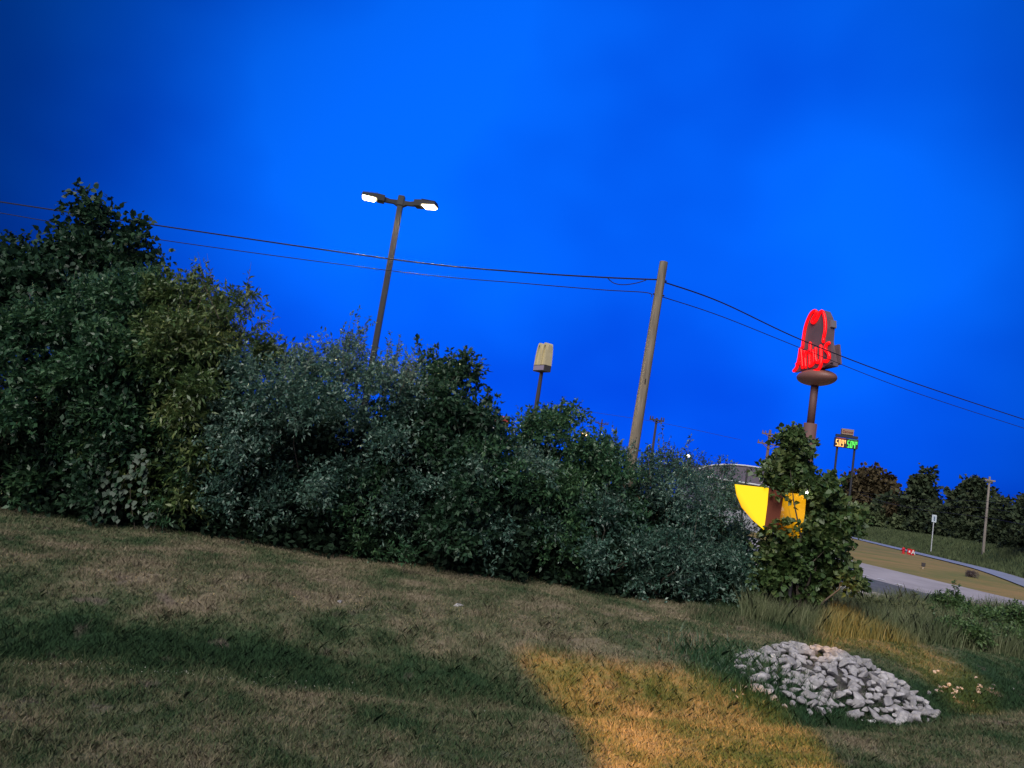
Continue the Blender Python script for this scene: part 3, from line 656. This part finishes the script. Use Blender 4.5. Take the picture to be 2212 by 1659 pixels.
# ------------------------------------------------------------------ red hat shaped neon sign
def frame(a):                       # sign axes for a face turned by a
    e_ = Vector((math.cos(a), math.sin(a), 0)); n_ = Vector((math.sin(a), -math.cos(a), 0)); return e_, n_
def stroke(mb, P, rad, conv, n=5, seg=8):
    P = [Vector((a, b, 0)) for a, b in P]
    S_ = smooth_pts(P, n) if len(P) > 2 else P
    mb.tube([conv(p.x, p.y) for p in S_], rad, seg=seg)
    for q in (S_[0], S_[-1]):
        g_ = bmesh.ops.create_icosphere(mb.bm, subdivisions=1, radius=rad)['verts']; bmesh.ops.translate(mb.bm, vec=conv(q.x, q.y), verts=g_)
def hat_sign():
    Yd = 55.; a = R(-70); e_, n_ = frame(a)
    C = at(1765, 775, Yd)          # crop point of the picture that is the origin
    ox, oy = (1765/.864-1940)*4.365, (775/.864-740)*4.365
    mm = .864/4.365/FPX*Yd/ray(1765, 775).y*1.0; th = R(8.2); ca = e_.x - (C.x/Yd)*e_.y
    def conv(x, y, d=0.0):
        x -= ox; y -= oy
        Xr = (x*math.cos(th)+y*math.sin(th))*mm; Zr = (x*math.sin(th)-y*math.cos(th))*mm
        k = Xr/ca
        return e_*k + Vector((0, 0, Zr)) + n_*(.25-d)
    gz = float(H(C.x, Yd))
    e = empty('neon_sign', (C.x, Yd, gz), label='tall hat-shaped sign with red neon outline and script on a brown pole', cat='sign')
    up = Vector((0, 0, C.z-gz)); cv = lambda x, y, d=0.0: conv(x, y, d)+up
    M_body = mat('sign_brown_metal', (.15, .095, .11), .6, noise=(.6, .2, (1, 1, 1)))
    M_brim = mat('sign_brim_brown', (.22, .10, .08), .5)
    M_pol = mat('sign_pole_brown', (.15, .075, .07), .6)
    M_neon = mat('red_neon', (.4, .0, .0), .4, emis=(1, .002, .004), es=1.25)
    crown = [(318, 790), (330, 530), (352, 400), (385, 275), (430, 185), (468, 166), (500, 192), (540, 192), (566, 270), (574, 400), (560, 520), (592, 790)]
    body = MB().prism(crown, .1, .8, cv).build('crown', M_body, e)
    MB().prism([(572, 300), (590, 305), (590, 380), (574, 385)], .35, .83, cv).build('patch_panel', mat('sign_grey', (.2, .17, .18), .6), body)
    lett = [(240, 785), (292, 545), (420, 560), (605, 555), (608, 770), (520, 800), (400, 785)]
    MB().prism(lett, .05, .22, cv).build('letter_backing', M_body, e)
    MB().prism([(300, 775), (330, 560), (600, 556), (606, 765)], .83, 1.0, cv).build('letter_backing', M_body, e)
    br = bmesh.new(); bmesh.ops.create_uvsphere(br, u_segments=28, v_segments=14, radius=1)
    c = cv(395, 862, .65); k = Matrix.Translation(c) @ Matrix.Rotation(a, 4, 'Z') @ Matrix.Diagonal((1.7, 1.1, .6, 1)); bmesh.ops.transform(br, matrix=k, verts=br.verts)
    m_ = MB(); m_.bm.free(); m_.bm = br; m_.build('brim', M_brim, e, smooth=True)
    nm = MB(); rad = .115
    stroke(nm, [(330, 540), (345, 430), (365, 330), (395, 250), (430, 192), (463, 176), (480, 190), (470, 220), (445, 258), (436, 285), (450, 303), (475, 288), (500, 245), (525, 208), (545, 215), (560, 270), (566, 350), (560, 430), (545, 490)], rad, lambda x, y: cv(x, y, .02))
    nm.build('neon_outline', M_neon, e, smooth=True)
    letters = [
      [[(240, 772), (268, 745), (288, 690), (305, 610), (315, 548)], [(318, 545), (326, 640), (330, 758)], [(272, 705), (330, 695)]],
      [[(356, 590), (360, 680), (362, 762)], [(360, 660), (372, 605), (388, 598)]],
      [[(416, 515), (412, 600), (406, 690), (404, 762)], [(410, 635), (430, 600), (446, 645), (440, 735), (408, 760)]],
      [[(470, 588), (464, 670), (476, 738), (504, 728)], [(520, 575), (518, 680), (514, 770), (490, 815), (448, 822)]],
      [[(548, 508), (546, 540)]],
      [[(602, 568), (575, 578), (562, 625), (586, 665), (596, 712), (572, 752), (546, 742)]]]
    for g_ in letters:
        lm = MB()
        for s_ in g_: stroke(lm, s_, .118, lambda x, y: cv(x, y, -.04))
        lm.build('neon_letter', M_neon, e, smooth=True)
    p0 = cv(375, 940, .65); p1 = at(1743, 912, Yd)-Vector((C.x, Yd, gz))
    MB().tube([p0+Vector((0, 0, .25)), (p0.x, p0.y, p1.z)], .27, seg=16).build('pole', M_pol, e, smooth=True)
    MB().tube([(p0.x, p0.y, p1.z), (p0.x, p0.y, 0)], .46, seg=16).build('lower_pole', M_pol, e, smooth=True)
hat_sign()

# ------------------------------------------------------------------ cream double arch sign
def arch_sign():
    Yd = 100.; a = R(-56); e_, n_ = frame(a)
    top = at(1179, 742, Yd); bot = at(1170, 803, Yd); gz = float(H(bot.x, Yd)); h = top.z-bot.z
    e = empty('arch_sign', (bot.x, Yd, gz), label='unlit cream double-arch sign on a thin dark pole beyond the hedge', cat='sign')
    z0 = bot.z-gz
    M_cream = mat('cream_sign', (.58, .50, .30), .6); M_side = mat('cream_sign_side', (.75, .68, .5), .6)
    M_purp = mat('grey_purple_panel', (.30, .26, .36), .6)
    W = 2.4; bh = h*.22; dep = 1.1
    T = lambda u, v, d: e_*u + Vector((0, 0, z0+v)) - n_*d
    def arch(c, w):
        o_ = []; i_ = []
        for k in range(17):
            t = -1+k/8; o_.append((c+w*t, bh+(h-bh)*(1-abs(t)**3)**.8))
        for k in range(17):
            t = 1-k/8; i_.append((c+w*.62*t, bh+(h-bh)*.90*max(0, 1-abs(t)**2.6)**.8))
        return o_, i_
    for c in (-W/4, W/4):
        o_, i_ = arch(c, W/4)
        bm = MB()
        n = len(o_); i_ = i_[::-1]
        for k in range(n-1): bm.prism([o_[k], o_[k+1], i_[k+1], i_[k]], -dep/2, dep/2, T)
        bm.build('arch', M_cream, e)
    MB().prism([(-W/2+.08, bh), (W/2-.08, bh), (W/2-.15, h*.93), (-W/2+.15, h*.93)], -dep*.28, dep*.28, T).build('arch_panel', M_cream, e)
    MB().prism([(-W/2, 0), (W/2, 0), (W/2, bh), (-W/2, bh)], -dep/2, dep/2, T).build('name_box', M_dkwood, e)
    MB().prism([(-W/2+.1, .12), (W/2-.1, .12), (W/2-.1, bh-.1), (-W/2+.1, bh-.1)], -dep/2-.06, -dep/2+.02, T).build('name_panel', M_purp, e)
    MB().tube([(0, 0, 0), (0, 0, z0*.8), (0, 0, z0+.05)], [.32, .28, .24], seg=10).build('pole', M_dkwood, e)
arch_sign()

# ------------------------------------------------------------------ fuel price sign
SEG = {'0': 'abcdef', '4': 'fgbc', '5': 'afgcd', '9': 'abcdfg'}
def seg_digit(mb, ch, x, y, w, h, t, T, d0, d1):
    g_ = t*.12
    R_ = {'a': (x, y+h-t, x+w, y+h), 'g': (x, y+h/2-t/2, x+w, y+h/2+t/2), 'd': (x, y, x+w, y+t), 'f': (x, y+h/2, x+t, y+h), 'e': (x, y, x+t, y+h/2), 'b': (x+w-t, y+h/2, x+w, y+h), 'c': (x+w-t, y, x+w, y+h/2)}
    for i, s in enumerate(SEG[ch]):
        x0, y0, x1, y1 = R_[s]; e2 = .004*i
        mb.prism([(x0, y0), (x1, y0), (x1, y1), (x0, y1)], d0-e2, d1, T)
def text_mesh(s, size, T, mat_, name, parent, depth=.02):
    c = bpy.data.curves.new(name, 'FONT'); c.body = s; c.size = size; c.extrude = depth; c.align_x = 'CENTER'; c.align_y = 'CENTER'
    o = bpy.data.objects.new(name, c); col.objects.link(o); bpy.context.view_layer.update()
    me = bpy.data.meshes.new_from_object(o.evaluated_get(bpy.context.evaluated_depsgraph_get())); bpy.data.objects.remove(o)
    for v in me.vertices: v.co = T(v.co.x, v.co.y, -v.co.z)
    me.materials.clear(); me.materials.append(mat_); o = bpy.data.objects.new(name, me); col.objects.link(o); o.parent = parent; return o
def price_sign():
    Yd = 110.; a = R(-12); e_, n_ = frame(a)
    C = at(1829, 957, Yd); gz = float(H(C.x, Yd)); s = Yd/FPX*1.02
    e = empty('price_sign', (C.x, Yd, gz), label='fuel price sign with glowing orange 5.09 and green 5.04 on two thin posts', cat='sign')
    z0 = C.z-gz; T = lambda u, v, d: e_*u + Vector((0, 0, z0+v)) + n_*(-d)
    W = 46*s; Hh = 20*s; D = .9
    M_box = mat('sign_box_dark', (.02, .022, .03), .5); M_org = mat('led_orange', (.1, .03, 0), .5, emis=(1, .42, .10), es=2.6); M_grn = mat('led_green', (0, .1, 0), .5, emis=(.12, 1, .12), es=1.6)
    M_brn = mat('small_sign_tan', (.30, .20, .14), .6); M_rd = mat('dull_red', (.35, .06, .05), .6)
    MB().prism([(-W/2, -Hh/2), (W/2, -Hh/2), (W/2, Hh/2), (-W/2, Hh/2)], 0, D, T).build('cabinet', M_box, e)
    MB().box(Vector((0, 0, 0)), (W*.95, D*.8, .35), M=Matrix.Translation(T(0, Hh/2+.3, D/2)) @ Matrix.Rotation(a, 4, 'Z')).build('top_bar', M_box, e)
    MB().prism([(-W*.44, Hh*.36), (-.2, Hh*.36), (-.2, Hh*.46), (-W*.44, Hh*.46)], -.03, .02, T).build('red_strip', M_rd, e)
    MB().prism([(.2, Hh*.36), (W*.44, Hh*.36), (W*.44, Hh*.46), (.2, Hh*.46)], -.03, .02, T).build('green_strip', mat('dull_green', (.05, .25, .1), .6), e)
    hh = Hh*.72; w = W*.088; t = w*.27
    for x0, mt_, txt in ((-W*.47, M_org, '509'), (.03*W, M_grn, '504')):
        mb = MB(); x = x0
        for i, ch in enumerate(txt):
            seg_digit(mb, ch, x, -Hh*.45, w, hh, t, T, -.06, -.01); x += w*1.38
            if i == 0: mb.prism([(x-w*.28, -Hh*.45), (x-w*.05, -Hh*.45), (x-w*.05, -Hh*.45+t), (x-w*.28, -Hh*.45+t)], -.06, -.01, T); x += w*.12
        seg_digit(mb, '9', x, -Hh*.45+hh*.55, w*.5, hh*.45, t*.6, T, -.06, -.01)
        mb.build('price_digits', mt_, e)
    for q in (-.36, .40):
        p = T(q*W, 0, D/2); MB().tube([(p.x, p.y, 0), (p.x, p.y, z0-Hh/2+.02)], .16, seg=8).build('post', M_box, e)
    zb = Hh/2+.55
    up = MB(); up.prism([(-W*.26, zb), (W*.26, zb), (W*.26, zb+12*s), (-W*.26, zb+12*s)], .05, D*.9, T); tp = up.build('name_board', M_brn, e)
    text_mesh('Conoco', 6.5*s, lambda x, y_, z: T(x, zb+6*s+y_, z), M_rd, 'lettering', tp, .03)
    MB().box(Vector((0, 0, 0)), (.3, .3, .6), M=Matrix.Translation(T(0, Hh/2+.4, D/2))).build('neck', M_box, e)
price_sign()

# ------------------------------------------------------------------ buildings
def arched_building():
    Yd = 62.; L0 = at(1508, 1012, Yd); R0 = at(1775, 1058, Yd); gz = float(H(L0.x, Yd)); w = R0.x-L0.x
    e = empty('arched_building', (L0.x, Yd, gz), label='low building with dark arched roof edge and pale trim beyond the right hedge end', cat='building')
    M_f = mat('purple_grey_fascia', (.13, .11, .15), .7); M_w = mat('pale_wall', (.30, .31, .36), .8); M_t = mat('white_trim', (.7, .72, .75), .5)
    zl = L0.z-gz; T = lambda u, v, d: Vector((u, d, v))
    n = 16; arc = []
    for k in range(n+1):
        t = k/n; px = 1508+(1775-1508)*t
        z = zl - .05 + 1.05*math.sin(math.pi*min(1, t*1.0))**.7*(1-.35*t) ; arc.append((w*t, z))
    zb = zl-.55
    MB().prism([(0, zb+.02)]+[(u, v) for u, v in arc]+[(w, zb+.02)], 0, 9, T).build('roof', M_f, e)
    tr = MB(); tr.tube([(u, -.05, v+.02) for u, v in arc], .055, seg=6); tr.build('roof_trim', M_t, e)
    MB().tube([(0, -.06, zb), (w, -.06, zb)], .06, seg=6).build('lower_trim', M_t, e)
    MB().prism([(.6, 0), (w-.5, 0), (w-.5, zb), (.6, zb)], .5, 8.6, T).build('wall', M_w, e)
    x_ = at(1613, 1030, Yd-3).x-L0.x
    for k in range(4):
        MB().box((1.5+k*2.2, .49, zb-1.6), (1.2, .06, 1.1)).build('window', M_dkwood, e)
arched_building()
b = at(1610, 1050, 56); gz = float(H(b.x, 56)); h_ = at(1615, 1012, 56).z-gz
o = MB().tube([(0, 0, 0), (0, 0, h_)], .07, seg=8).build('post', M_dkwood); o.location = (b.x, 56, gz); tag(o, 'thin dark post in front of the arched building', 'post')
def red_roof_building():
    Yd = 58.; a0 = at(985, 880, Yd); b0 = at(1095, 905, Yd); gz = float(H(a0.x, Yd)); w = b0.x-a0.x; zt = at(1062, 895, Yd).z-gz
    e = empty('red_roof_building', (a0.x, Yd, gz), label='building with a red roof band and white wall glimpsed over the middle of the hedge', cat='building')
    M_r = mat('red_metal_roof', (.42, .03, .04), .5); M_w = mat('white_wall', (.55, .55, .58), .8)
    MB().box((w/2, 4, zt/2-.3), (w, 8, zt-.6)).build('wall', M_w, e)
    rf = MB().box((w/2, 4, zt-.26), (w+.4, 8.4, .5), bevel=.03).build('roof', M_r, e)
    MB().box((w/2, -.23, zt-.1), (w+.3, .05, .07)).build('roof_trim', M_w, rf)
    for k in range(3): MB().box((.7+k*1.3, -.02, zt-1.8), (.8, .06, 1.2)).build('window', M_dkwood, e)
red_roof_building()

# small far lamps
M_sod = mat('sodium_lamp', (.8, .5, .2), .5, emis=(1, .55, .2), es=9); M_wl = mat('white_lamp', (.8, .8, .8), .5, emis=(1, .93, .8), es=14)
for px, py, Yd, m_, lab in ((1263, 938, 70, M_sod, 'small orange lamp glowing just over the hedge right of the cream sign'), (1487, 985, 60, M_wl, 'small white lamp seen through the shoots left of the arched roof'),
                        (1737, 1063, 20.95, M_wl, 'bright white lamp shining through the tall leafy shrub'), (1812, 1057, 75, M_wl, 'small white lamp at the right edge of the tall leafy shrub')):
    p = at(px, py, Yd); gz = float(H(p.x, Yd)); e = empty('yard_lamp', (p.x, Yd, gz), label=lab, cat='lamp')
    r = 5.5/FPX*Yd*(1.25 if px == 1737 else .6 if px == 1487 else 1)
    MB().tube([(0, .2, 0), (0, .2, p.z-gz+r)], .05, seg=6).build('pole', M_dkwood, e)
    MB().box((0, .12, p.z-gz+r), (r*2.2, .35, r*.5), bevel=.02).build('lamp_head', M_dkwood, e)
    bm = bmesh.new(); bmesh.ops.create_uvsphere(bm, u_segments=12, v_segments=8, radius=1); bmesh.ops.transform(bm, matrix=Matrix.Translation((0, -.05, p.z-gz)) @ Matrix.Diagonal((r, r*.6, r*.7, 1)), verts=bm.verts)
    q = MB(); q.bm.free(); q.bm = bm; q.build('bulb', m_, e, smooth=True)

# ------------------------------------------------------------------ added glowing panels standing in for amber window-pane reflections
def amber():
    Yd = 21.05; c = at(1660, 1100, Yd); gz = float(H(c.x, Yd))
    e = empty('amber_reflection_panels', (c.x, Yd, gz), label='added amber panels standing in for window-pane reflections between hedge end and leafy shrub', cat='reflection stand-in')
    M_y = mat('amber_reflection', (.5, .3, .02), .5, emis=(1, .53, .003), es=1.0); M_o = mat('amber_reflection_dim', (.4, .2, .02), .5, emis=(.95, .30, .004), es=.8)
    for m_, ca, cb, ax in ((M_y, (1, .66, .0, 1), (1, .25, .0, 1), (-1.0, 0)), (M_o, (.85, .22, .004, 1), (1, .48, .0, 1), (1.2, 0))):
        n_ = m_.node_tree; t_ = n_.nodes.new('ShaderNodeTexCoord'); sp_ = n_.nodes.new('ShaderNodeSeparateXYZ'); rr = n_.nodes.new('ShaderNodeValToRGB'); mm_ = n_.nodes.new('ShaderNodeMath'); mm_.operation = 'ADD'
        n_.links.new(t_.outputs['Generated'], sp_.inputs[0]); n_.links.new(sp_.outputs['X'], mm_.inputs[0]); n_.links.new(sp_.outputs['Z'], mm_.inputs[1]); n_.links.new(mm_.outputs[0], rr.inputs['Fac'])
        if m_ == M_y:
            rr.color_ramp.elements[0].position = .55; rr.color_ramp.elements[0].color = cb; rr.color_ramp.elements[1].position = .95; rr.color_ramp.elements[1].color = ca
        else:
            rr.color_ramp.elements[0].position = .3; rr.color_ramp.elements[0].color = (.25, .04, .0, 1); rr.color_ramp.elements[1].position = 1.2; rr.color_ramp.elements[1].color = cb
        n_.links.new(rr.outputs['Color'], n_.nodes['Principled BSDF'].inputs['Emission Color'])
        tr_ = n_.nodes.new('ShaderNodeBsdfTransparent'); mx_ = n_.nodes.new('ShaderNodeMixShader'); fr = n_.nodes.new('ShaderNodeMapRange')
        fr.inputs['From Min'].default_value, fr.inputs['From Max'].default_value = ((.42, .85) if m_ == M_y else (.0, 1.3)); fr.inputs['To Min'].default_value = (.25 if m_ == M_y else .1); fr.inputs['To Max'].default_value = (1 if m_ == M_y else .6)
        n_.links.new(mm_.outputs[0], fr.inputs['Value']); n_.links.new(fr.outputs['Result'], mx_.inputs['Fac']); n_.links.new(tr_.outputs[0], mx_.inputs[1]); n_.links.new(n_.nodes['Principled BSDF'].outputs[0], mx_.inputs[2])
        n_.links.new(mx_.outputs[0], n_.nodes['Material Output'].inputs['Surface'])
    M_fr = mat('red_glow_tint', (.16, .035, .015), .8)  # dark red puts the orange glow on the leaves into the colour
    org = Vector((c.x, Yd, gz))
    def poly(P, d0, d1, name, m_):
        T = lambda u, v, d: at(u, v, Yd) - org + Vector((0, d, 0)); return MB().prism(P, d0, d1, T).build(name, m_, e)
    poly([(1588, 1046), (1660, 1054), (1657, 1090), (1650, 1144), (1625, 1122), (1603, 1096), (1592, 1070)], -.02, .05, 'bright_reflection_panel', M_y)
    poly([(1694, 1064), (1741, 1068), (1738, 1110), (1728, 1166), (1700, 1158), (1680, 1148), (1688, 1100)], -.02, .05, 'dim_reflection_panel', M_o)
    poly([(1660, 1054), (1694, 1064), (1688, 1100), (1680, 1148), (1650, 1144), (1657, 1090)], .0, .06, 'frame', M_fr)  # added filler that carries the red glow tint
    b_ = at(1712, 1140, Yd)-org; MB().tube([(b_.x, .3, 0), (b_.x, .3, b_.z+.3)], .03, seg=8).build('post', M_dkwood, e)  # post added only to carry the added panels
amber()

# ------------------------------------------------------------------ rocks
def rock_mesh(i):
    bm = bmesh.new(); k = rng.integers(11, 17)
    sc = np.array([1, rng.uniform(.6, .85), rng.uniform(.45, .7)])
    for v in unit(k): bm.verts.new(v*sc*rng.uniform(.85, 1.1))
    r = bmesh.ops.convex_hull(bm, input=bm.verts)
    bmesh.ops.delete(bm, geom=[g_ for g_ in r['geom_interior'] if isinstance(g_, bmesh.types.BMVert)], context='VERTS')
    bmesh.ops.bevel(bm, geom=list(bm.edges), offset=.06, segments=1, affect='EDGES')
    me = bpy.data.meshes.new('rock'); bm.to_mesh(me); bm.free()
    return me
M_rock = mat('pale_limestone', (.36, .345, .35), .85, noise=(2.2, .28, (1, 1, 1)), bump=.5)
n_ = M_rock.node_tree; oi = n_.nodes.new('ShaderNodeObjectInfo'); hs = n_.nodes.new('ShaderNodeHueSaturation'); mr_ = n_.nodes.new('ShaderNodeMapRange')
mr_.inputs['To Min'].default_value = .7; mr_.inputs['To Max'].default_value = 1.15
b_ = n_.nodes['Principled BSDF']; lk = b_.inputs['Base Color'].links[0]; src = lk.from_socket
n_.links.new(oi.outputs['Random'], mr_.inputs['Value']); n_.links.new(mr_.outputs['Result'], hs.inputs['Value']); n_.links.new(src, hs.inputs['Color']); n_.links.new(hs.outputs['Color'], b_.inputs['Base Color'])
RM = [rock_mesh(i) for i in range(14)]
for m_ in RM: m_.materials.append(M_rock)
def rock(x, y, z, s, label, group=None):
    o = bpy.data.objects.new('rock', RM[int(rng.integers(len(RM)))]); col.objects.link(o); o.location = (x, y, z)
    o.rotation_euler = (rng.uniform(-.5, .5), rng.uniform(-.5, .5), rng.uniform(0, 6.28)); o.scale = (s, s, s); tag(o, label, 'rock', group)
pc = hit(1838, 1478, H); lc = hit(1690, 1470, H); RG = 'pale rocks tipped in a heap'
def pile(cx, cy, rx, ry, hh, n, lab):
    pts = []
    for _ in range(n):
        best = None
        for q in range(14):
            r_, a_ = rng.uniform(0, 1)**.5, rng.uniform(0, 6.2832); u, v = r_*math.cos(a_), r_*math.sin(a_); x, y = cx+u*rx, cy+v*ry
            dm = min([(x-p[0])**2+(y-p[1])**2 for p in pts], default=9)
            if best is None or dm > best[0]: best = (dm, x, y, u, v)
        _, x, y, u, v = best; pts.append((x, y, .085+.10*rng.random()**1.6, hh*max(0, 1-(u*u+v*v))**.8))
    for x, y, s, z in pts: rock(x, y, float(H(x, y))+z+s*.35, s, lab, RG)
    return pts
pile(pc.x, pc.y+.1, 1.75, 1.3, .24, 225, 'pale angular rock in the large heap at the right of the lawn')
pile(lc.x, lc.y, 1.0, .85, .06, 75, 'pale angular rock in the low spread just left of the large heap')
for k in range(26):
    p = hit(2090+rng.normal(0, 45), 1490+rng.normal(0, 14), H); rock(p.x, p.y, p.z+.02, rng.uniform(.04, .085), 'small pale stone scattered over the grass right of the heap', 'loose stones right of the heap')
for k in range(12):
    p = hit(1600+rng.normal(0, 20), 1495+rng.normal(0, 9), H); rock(p.x, p.y, p.z+.02, rng.uniform(.03, .06), 'small pale stone in the grass left of the rocks', 'loose stones left of the heap')
# mound of soil under the heap so that no grass shows between the rocks
def mound(cx, cy, rx, ry, hh):
    V = []; F = []; n = 20
    for j in range(n+1):
        for i in range(28):
            r = j/n; a = i/28*2*math.pi; x = cx+rx*r*math.cos(a); y = cy+ry*r*math.sin(a)
            V.append((x, y, float(H(x, y))+hh*(1-r*r)**.8*.9-.015))
    for j in range(n):
        for i in range(28): F.append((j*28+i, j*28+(i+1)%28, (j+1)*28+(i+1)%28, (j+1)*28+i))
    o = np_mesh('soil_mound', V, F, mat('dark_soil', (.13, .12, .115), .95, noise=(8, .4, (1, 1, 1)))); tag(o, kind='structure')
mound(pc.x, pc.y+.1, 1.5, 1.05, .08); mound(lc.x, lc.y, .75, .65, .0)
for px, py, s, lab in ((734, 1302, .06, 'single white stone alone on the brown bank below the hedge'), (990, 1309, .12, 'flat pale stone half sunk in the bank right of the single white one')):
    p = hit(px, py, H); rock(p.x, p.y, p.z+.02, s, lab)
p = hit(1874, 1561, H); o = MB().tube([(-.11, .0, .03), (0, .0, .045), (.12, -.02, .03)], .011, seg=6).build('litter_stick', M_paint); o.location = p; tag(o, 'short white stick lying on the lawn below the rock heap', 'litter')
# clover flowers in the swale
n = 120; x = rng.normal(-3.2, 2.2, n); y = np.interp(x, DX, DY)+rng.normal(-.5, .28, n); z = H(x, y)+.07
V = []; F = []
for i in range(n):
    c = np.array((x[i], y[i], z[i])); s = rng.uniform(.005, .012); k = len(V)
    for v in ((1, 0, 0), (-1, 0, 0), (0, 1, 0), (0, -1, 0), (0, 0, 1), (0, 0, -1)): V.append(c+np.array(v)*s)
    for a_ in (0, 1):
        for b2 in (2, 3):
            for c2 in (4, 5): F.append((k+a_, k+b2, k+c2))
o = np_mesh('clover_flowers', V, F, mat('clover_white', (.7, .7, .6), .8)); tag(o, 'scattered tiny white clover flowers in the green swale', 'flowers', kind='stuff')

# ------------------------------------------------------------------ small things by the far road
p = hit(1951, 1196, H)
e = empty('fire_hydrant', p, label='red fire hydrant on the golden grass by the far road', cat='hydrant'); M_red = mat('hydrant_red', (.55, .01, .02), .5)
k = p.y*14/FPX/.8
MB().tube([(0, 0, 0), (0, 0, .08*k), (0, 0, .081*k), (0, 0, .55*k), (0, 0, .56*k), (0, 0, .62*k), (0, 0, .73*k), (0, 0, .8*k)], [.2*k, .2*k, .13*k, .13*k, .18*k, .18*k, .12*k, .03*k], seg=12).build('body', M_red, e)
for s in (-1, 1): MB().tube([(0, 0, .45*k), (s*.24*k, 0, .45*k)], .07*k, seg=8).build('outlet', M_red, e)
p = hit(1967, 1200, H); sp = p.y/FPX
e = empty('small_red_sign', p, label='small red yard sign with a white letter A beside the hydrant', cat='sign')
T = lambda u, v, d: Vector((u, d, v))
MB().prism([(-7.5*sp, 2*sp), (7.5*sp, 1*sp), (7.5*sp, 13*sp), (-7.5*sp, 14*sp)], 0, .05, T).build('board', M_red, e)
M_wh = mat('sign_white', (.8, .8, .8), .6)
text_mesh('A', 13*sp, lambda x, y_, z: T(x+4*sp, y_+7*sp, -.06+z), M_wh, 'lettering', e, .02)
MB().prism([(-5*sp, 6*sp), (-2*sp, 6*sp), (-2*sp, 10*sp), (-5*sp, 10*sp)], -.03, -.005, T).build('white_patch', M_wh, e)
MB().tube([(0, .03, 0), (0, .03, 4*sp)], .03, seg=6).build('stake', M_dkwood, e)
p = hit(1994, 1229, H); sp = p.y/FPX
e = empty('marker_sign', p, label='little dark square marker on a short pale stake in the golden grass', cat='marker')
MB().box((0, 0, 9*sp), (8*sp, .05, 8*sp)).build('plate', M_dkwood, e); MB().box((0, .04, 4*sp), (1.6*sp, .04, 9*sp)).build('stake', mat('pale_stake', (.6, .5, .4), .8), e)
Yd = 84.; p = at(2014, 1163, Yd); gz = float(H(p.x, Yd)); sp = Yd/FPX; t = at(2018, 1112, Yd)
e = empty('road_sign', (p.x, Yd, gz), label='white rectangular road sign on a pale post in front of the far trees', cat='sign')
zt = t.z-gz
MB().tube([(0, .04, -.2), (0, .04, zt-.1)], .05, seg=6).build('post', mat('galvanised', (.5, .52, .55), .5), e)
MB().box((0, 0, zt-8*sp), (10*sp, .05, 16*sp), bevel=.01).build('plate', mat('sign_pale', (.55, .62, .68), .5), e)
MB().box((0, -.04, zt-8*sp), (3*sp, .02, 9*sp)).build('symbol', mat('sign_grey_mark', (.12, .17, .25), .6), e)
p = hit(2098, 1247, H); sp = p.y/FPX
e = empty('dead_bush', p, label='low grey-brown dead bush in the golden grass', cat='bush')
cl = np.array([(rng.normal(0, 6*sp), rng.normal(0, 3*sp), rng.uniform(2*sp, 9*sp), 4*sp) for _ in range(34)])
foliage('foliage', cl, 12, 5, 2.4*sp, leaf_mat('dead_leaf', (.09, .07, .07), (.15, .11, .11), (.22, .17, .15)), e, twig_len=5*sp)
MB().tube([(0, 0, 0), (0, 0, 5*sp)], .04, seg=5).build('stem', M_bark, e)

# ------------------------------------------------------------------ added unseen spotlight: its amber pool stands in for a window-pane reflection
def reflection_pool(src, regions, energy, label):
    aim = hit(1560, 1560, H); src = Vector(src); fw = (aim-src).normalized()
    q = (-fw).to_track_quat('Z', 'Y'); Mx = q.to_matrix(); ex, ey = Mx @ Vector((1, 0, 0)), Mx @ Vector((0, 1, 0)); D = .6
    e = empty('added_pool_light', src, label=label, cat='added_pool_light')
    def proj(P):
        out_ = []
        for px, py in P:
            p = hit(px, py, H); d_ = p-src; t = D/d_.dot(fw); w = d_*t; out_.append((w.dot(ex), w.dot(ey)))
        return out_
    bm = bmesh.new(); edges = []
    def loop(P):
        vs_ = [bm.verts.new(ex*u+ey*v+fw*D) for u, v in P]
        for i in range(len(vs_)): edges.append(bm.edges.new((vs_[i], vs_[(i+1)%len(vs_)])))
    loop([(-.6, -.6), (.6, -.6), (.6, .6), (-.6, .6)])
    for rg in regions: loop(proj(rg))
    bmesh.ops.triangle_fill(bm, use_beauty=True, use_dissolve=False, edges=edges)
    me = bpy.data.meshes.new('pool_shaping_plate'); bm.to_mesh(me); bm.free(); me.materials.append(M_bronze); o = bpy.data.objects.new('pool_shaping_plate', me); col.objects.link(o); o.parent = e  # plate added to cut the beam to the reflection's outline
    hb = MB(); hb.box((0, 0, .16), (.3, .3, .1), bevel=.02, M=Matrix.Translation((0, 0, 0)) @ Mx.to_4x4()); hb.build('added_lamp_housing', M_bronze, e)
    ld = bpy.data.lights.new('reflection_pool_light', 'SPOT'); ld.energy = energy; ld.color = (1, .42, .02); ld.spot_size = R(80); ld.spot_blend = .3; ld.shadow_soft_size = .006
    lo = bpy.data.objects.new('reflection_pool_light', ld); col.objects.link(lo); lo.parent = e; lo.rotation_euler = q.to_euler()
reflection_pool((-1.5, -9, 12), [
    [(1115, 1405), (1380, 1440), (1500, 1450), (1580, 1478), (1640, 1500), (1700, 1535), (1760, 1600), (1830, 1700), (1320, 1700), (1210, 1530)],
    [(1792, 1320), (1840, 1350), (1960, 1385), (2080, 1440), (2150, 1490), (2135, 1545), (2060, 1535), (2010, 1470), (1920, 1418), (1840, 1398), (1745, 1436)]], 60000,
    'added unseen amber lamp behind the viewer, imitating a window reflection on the lawn')
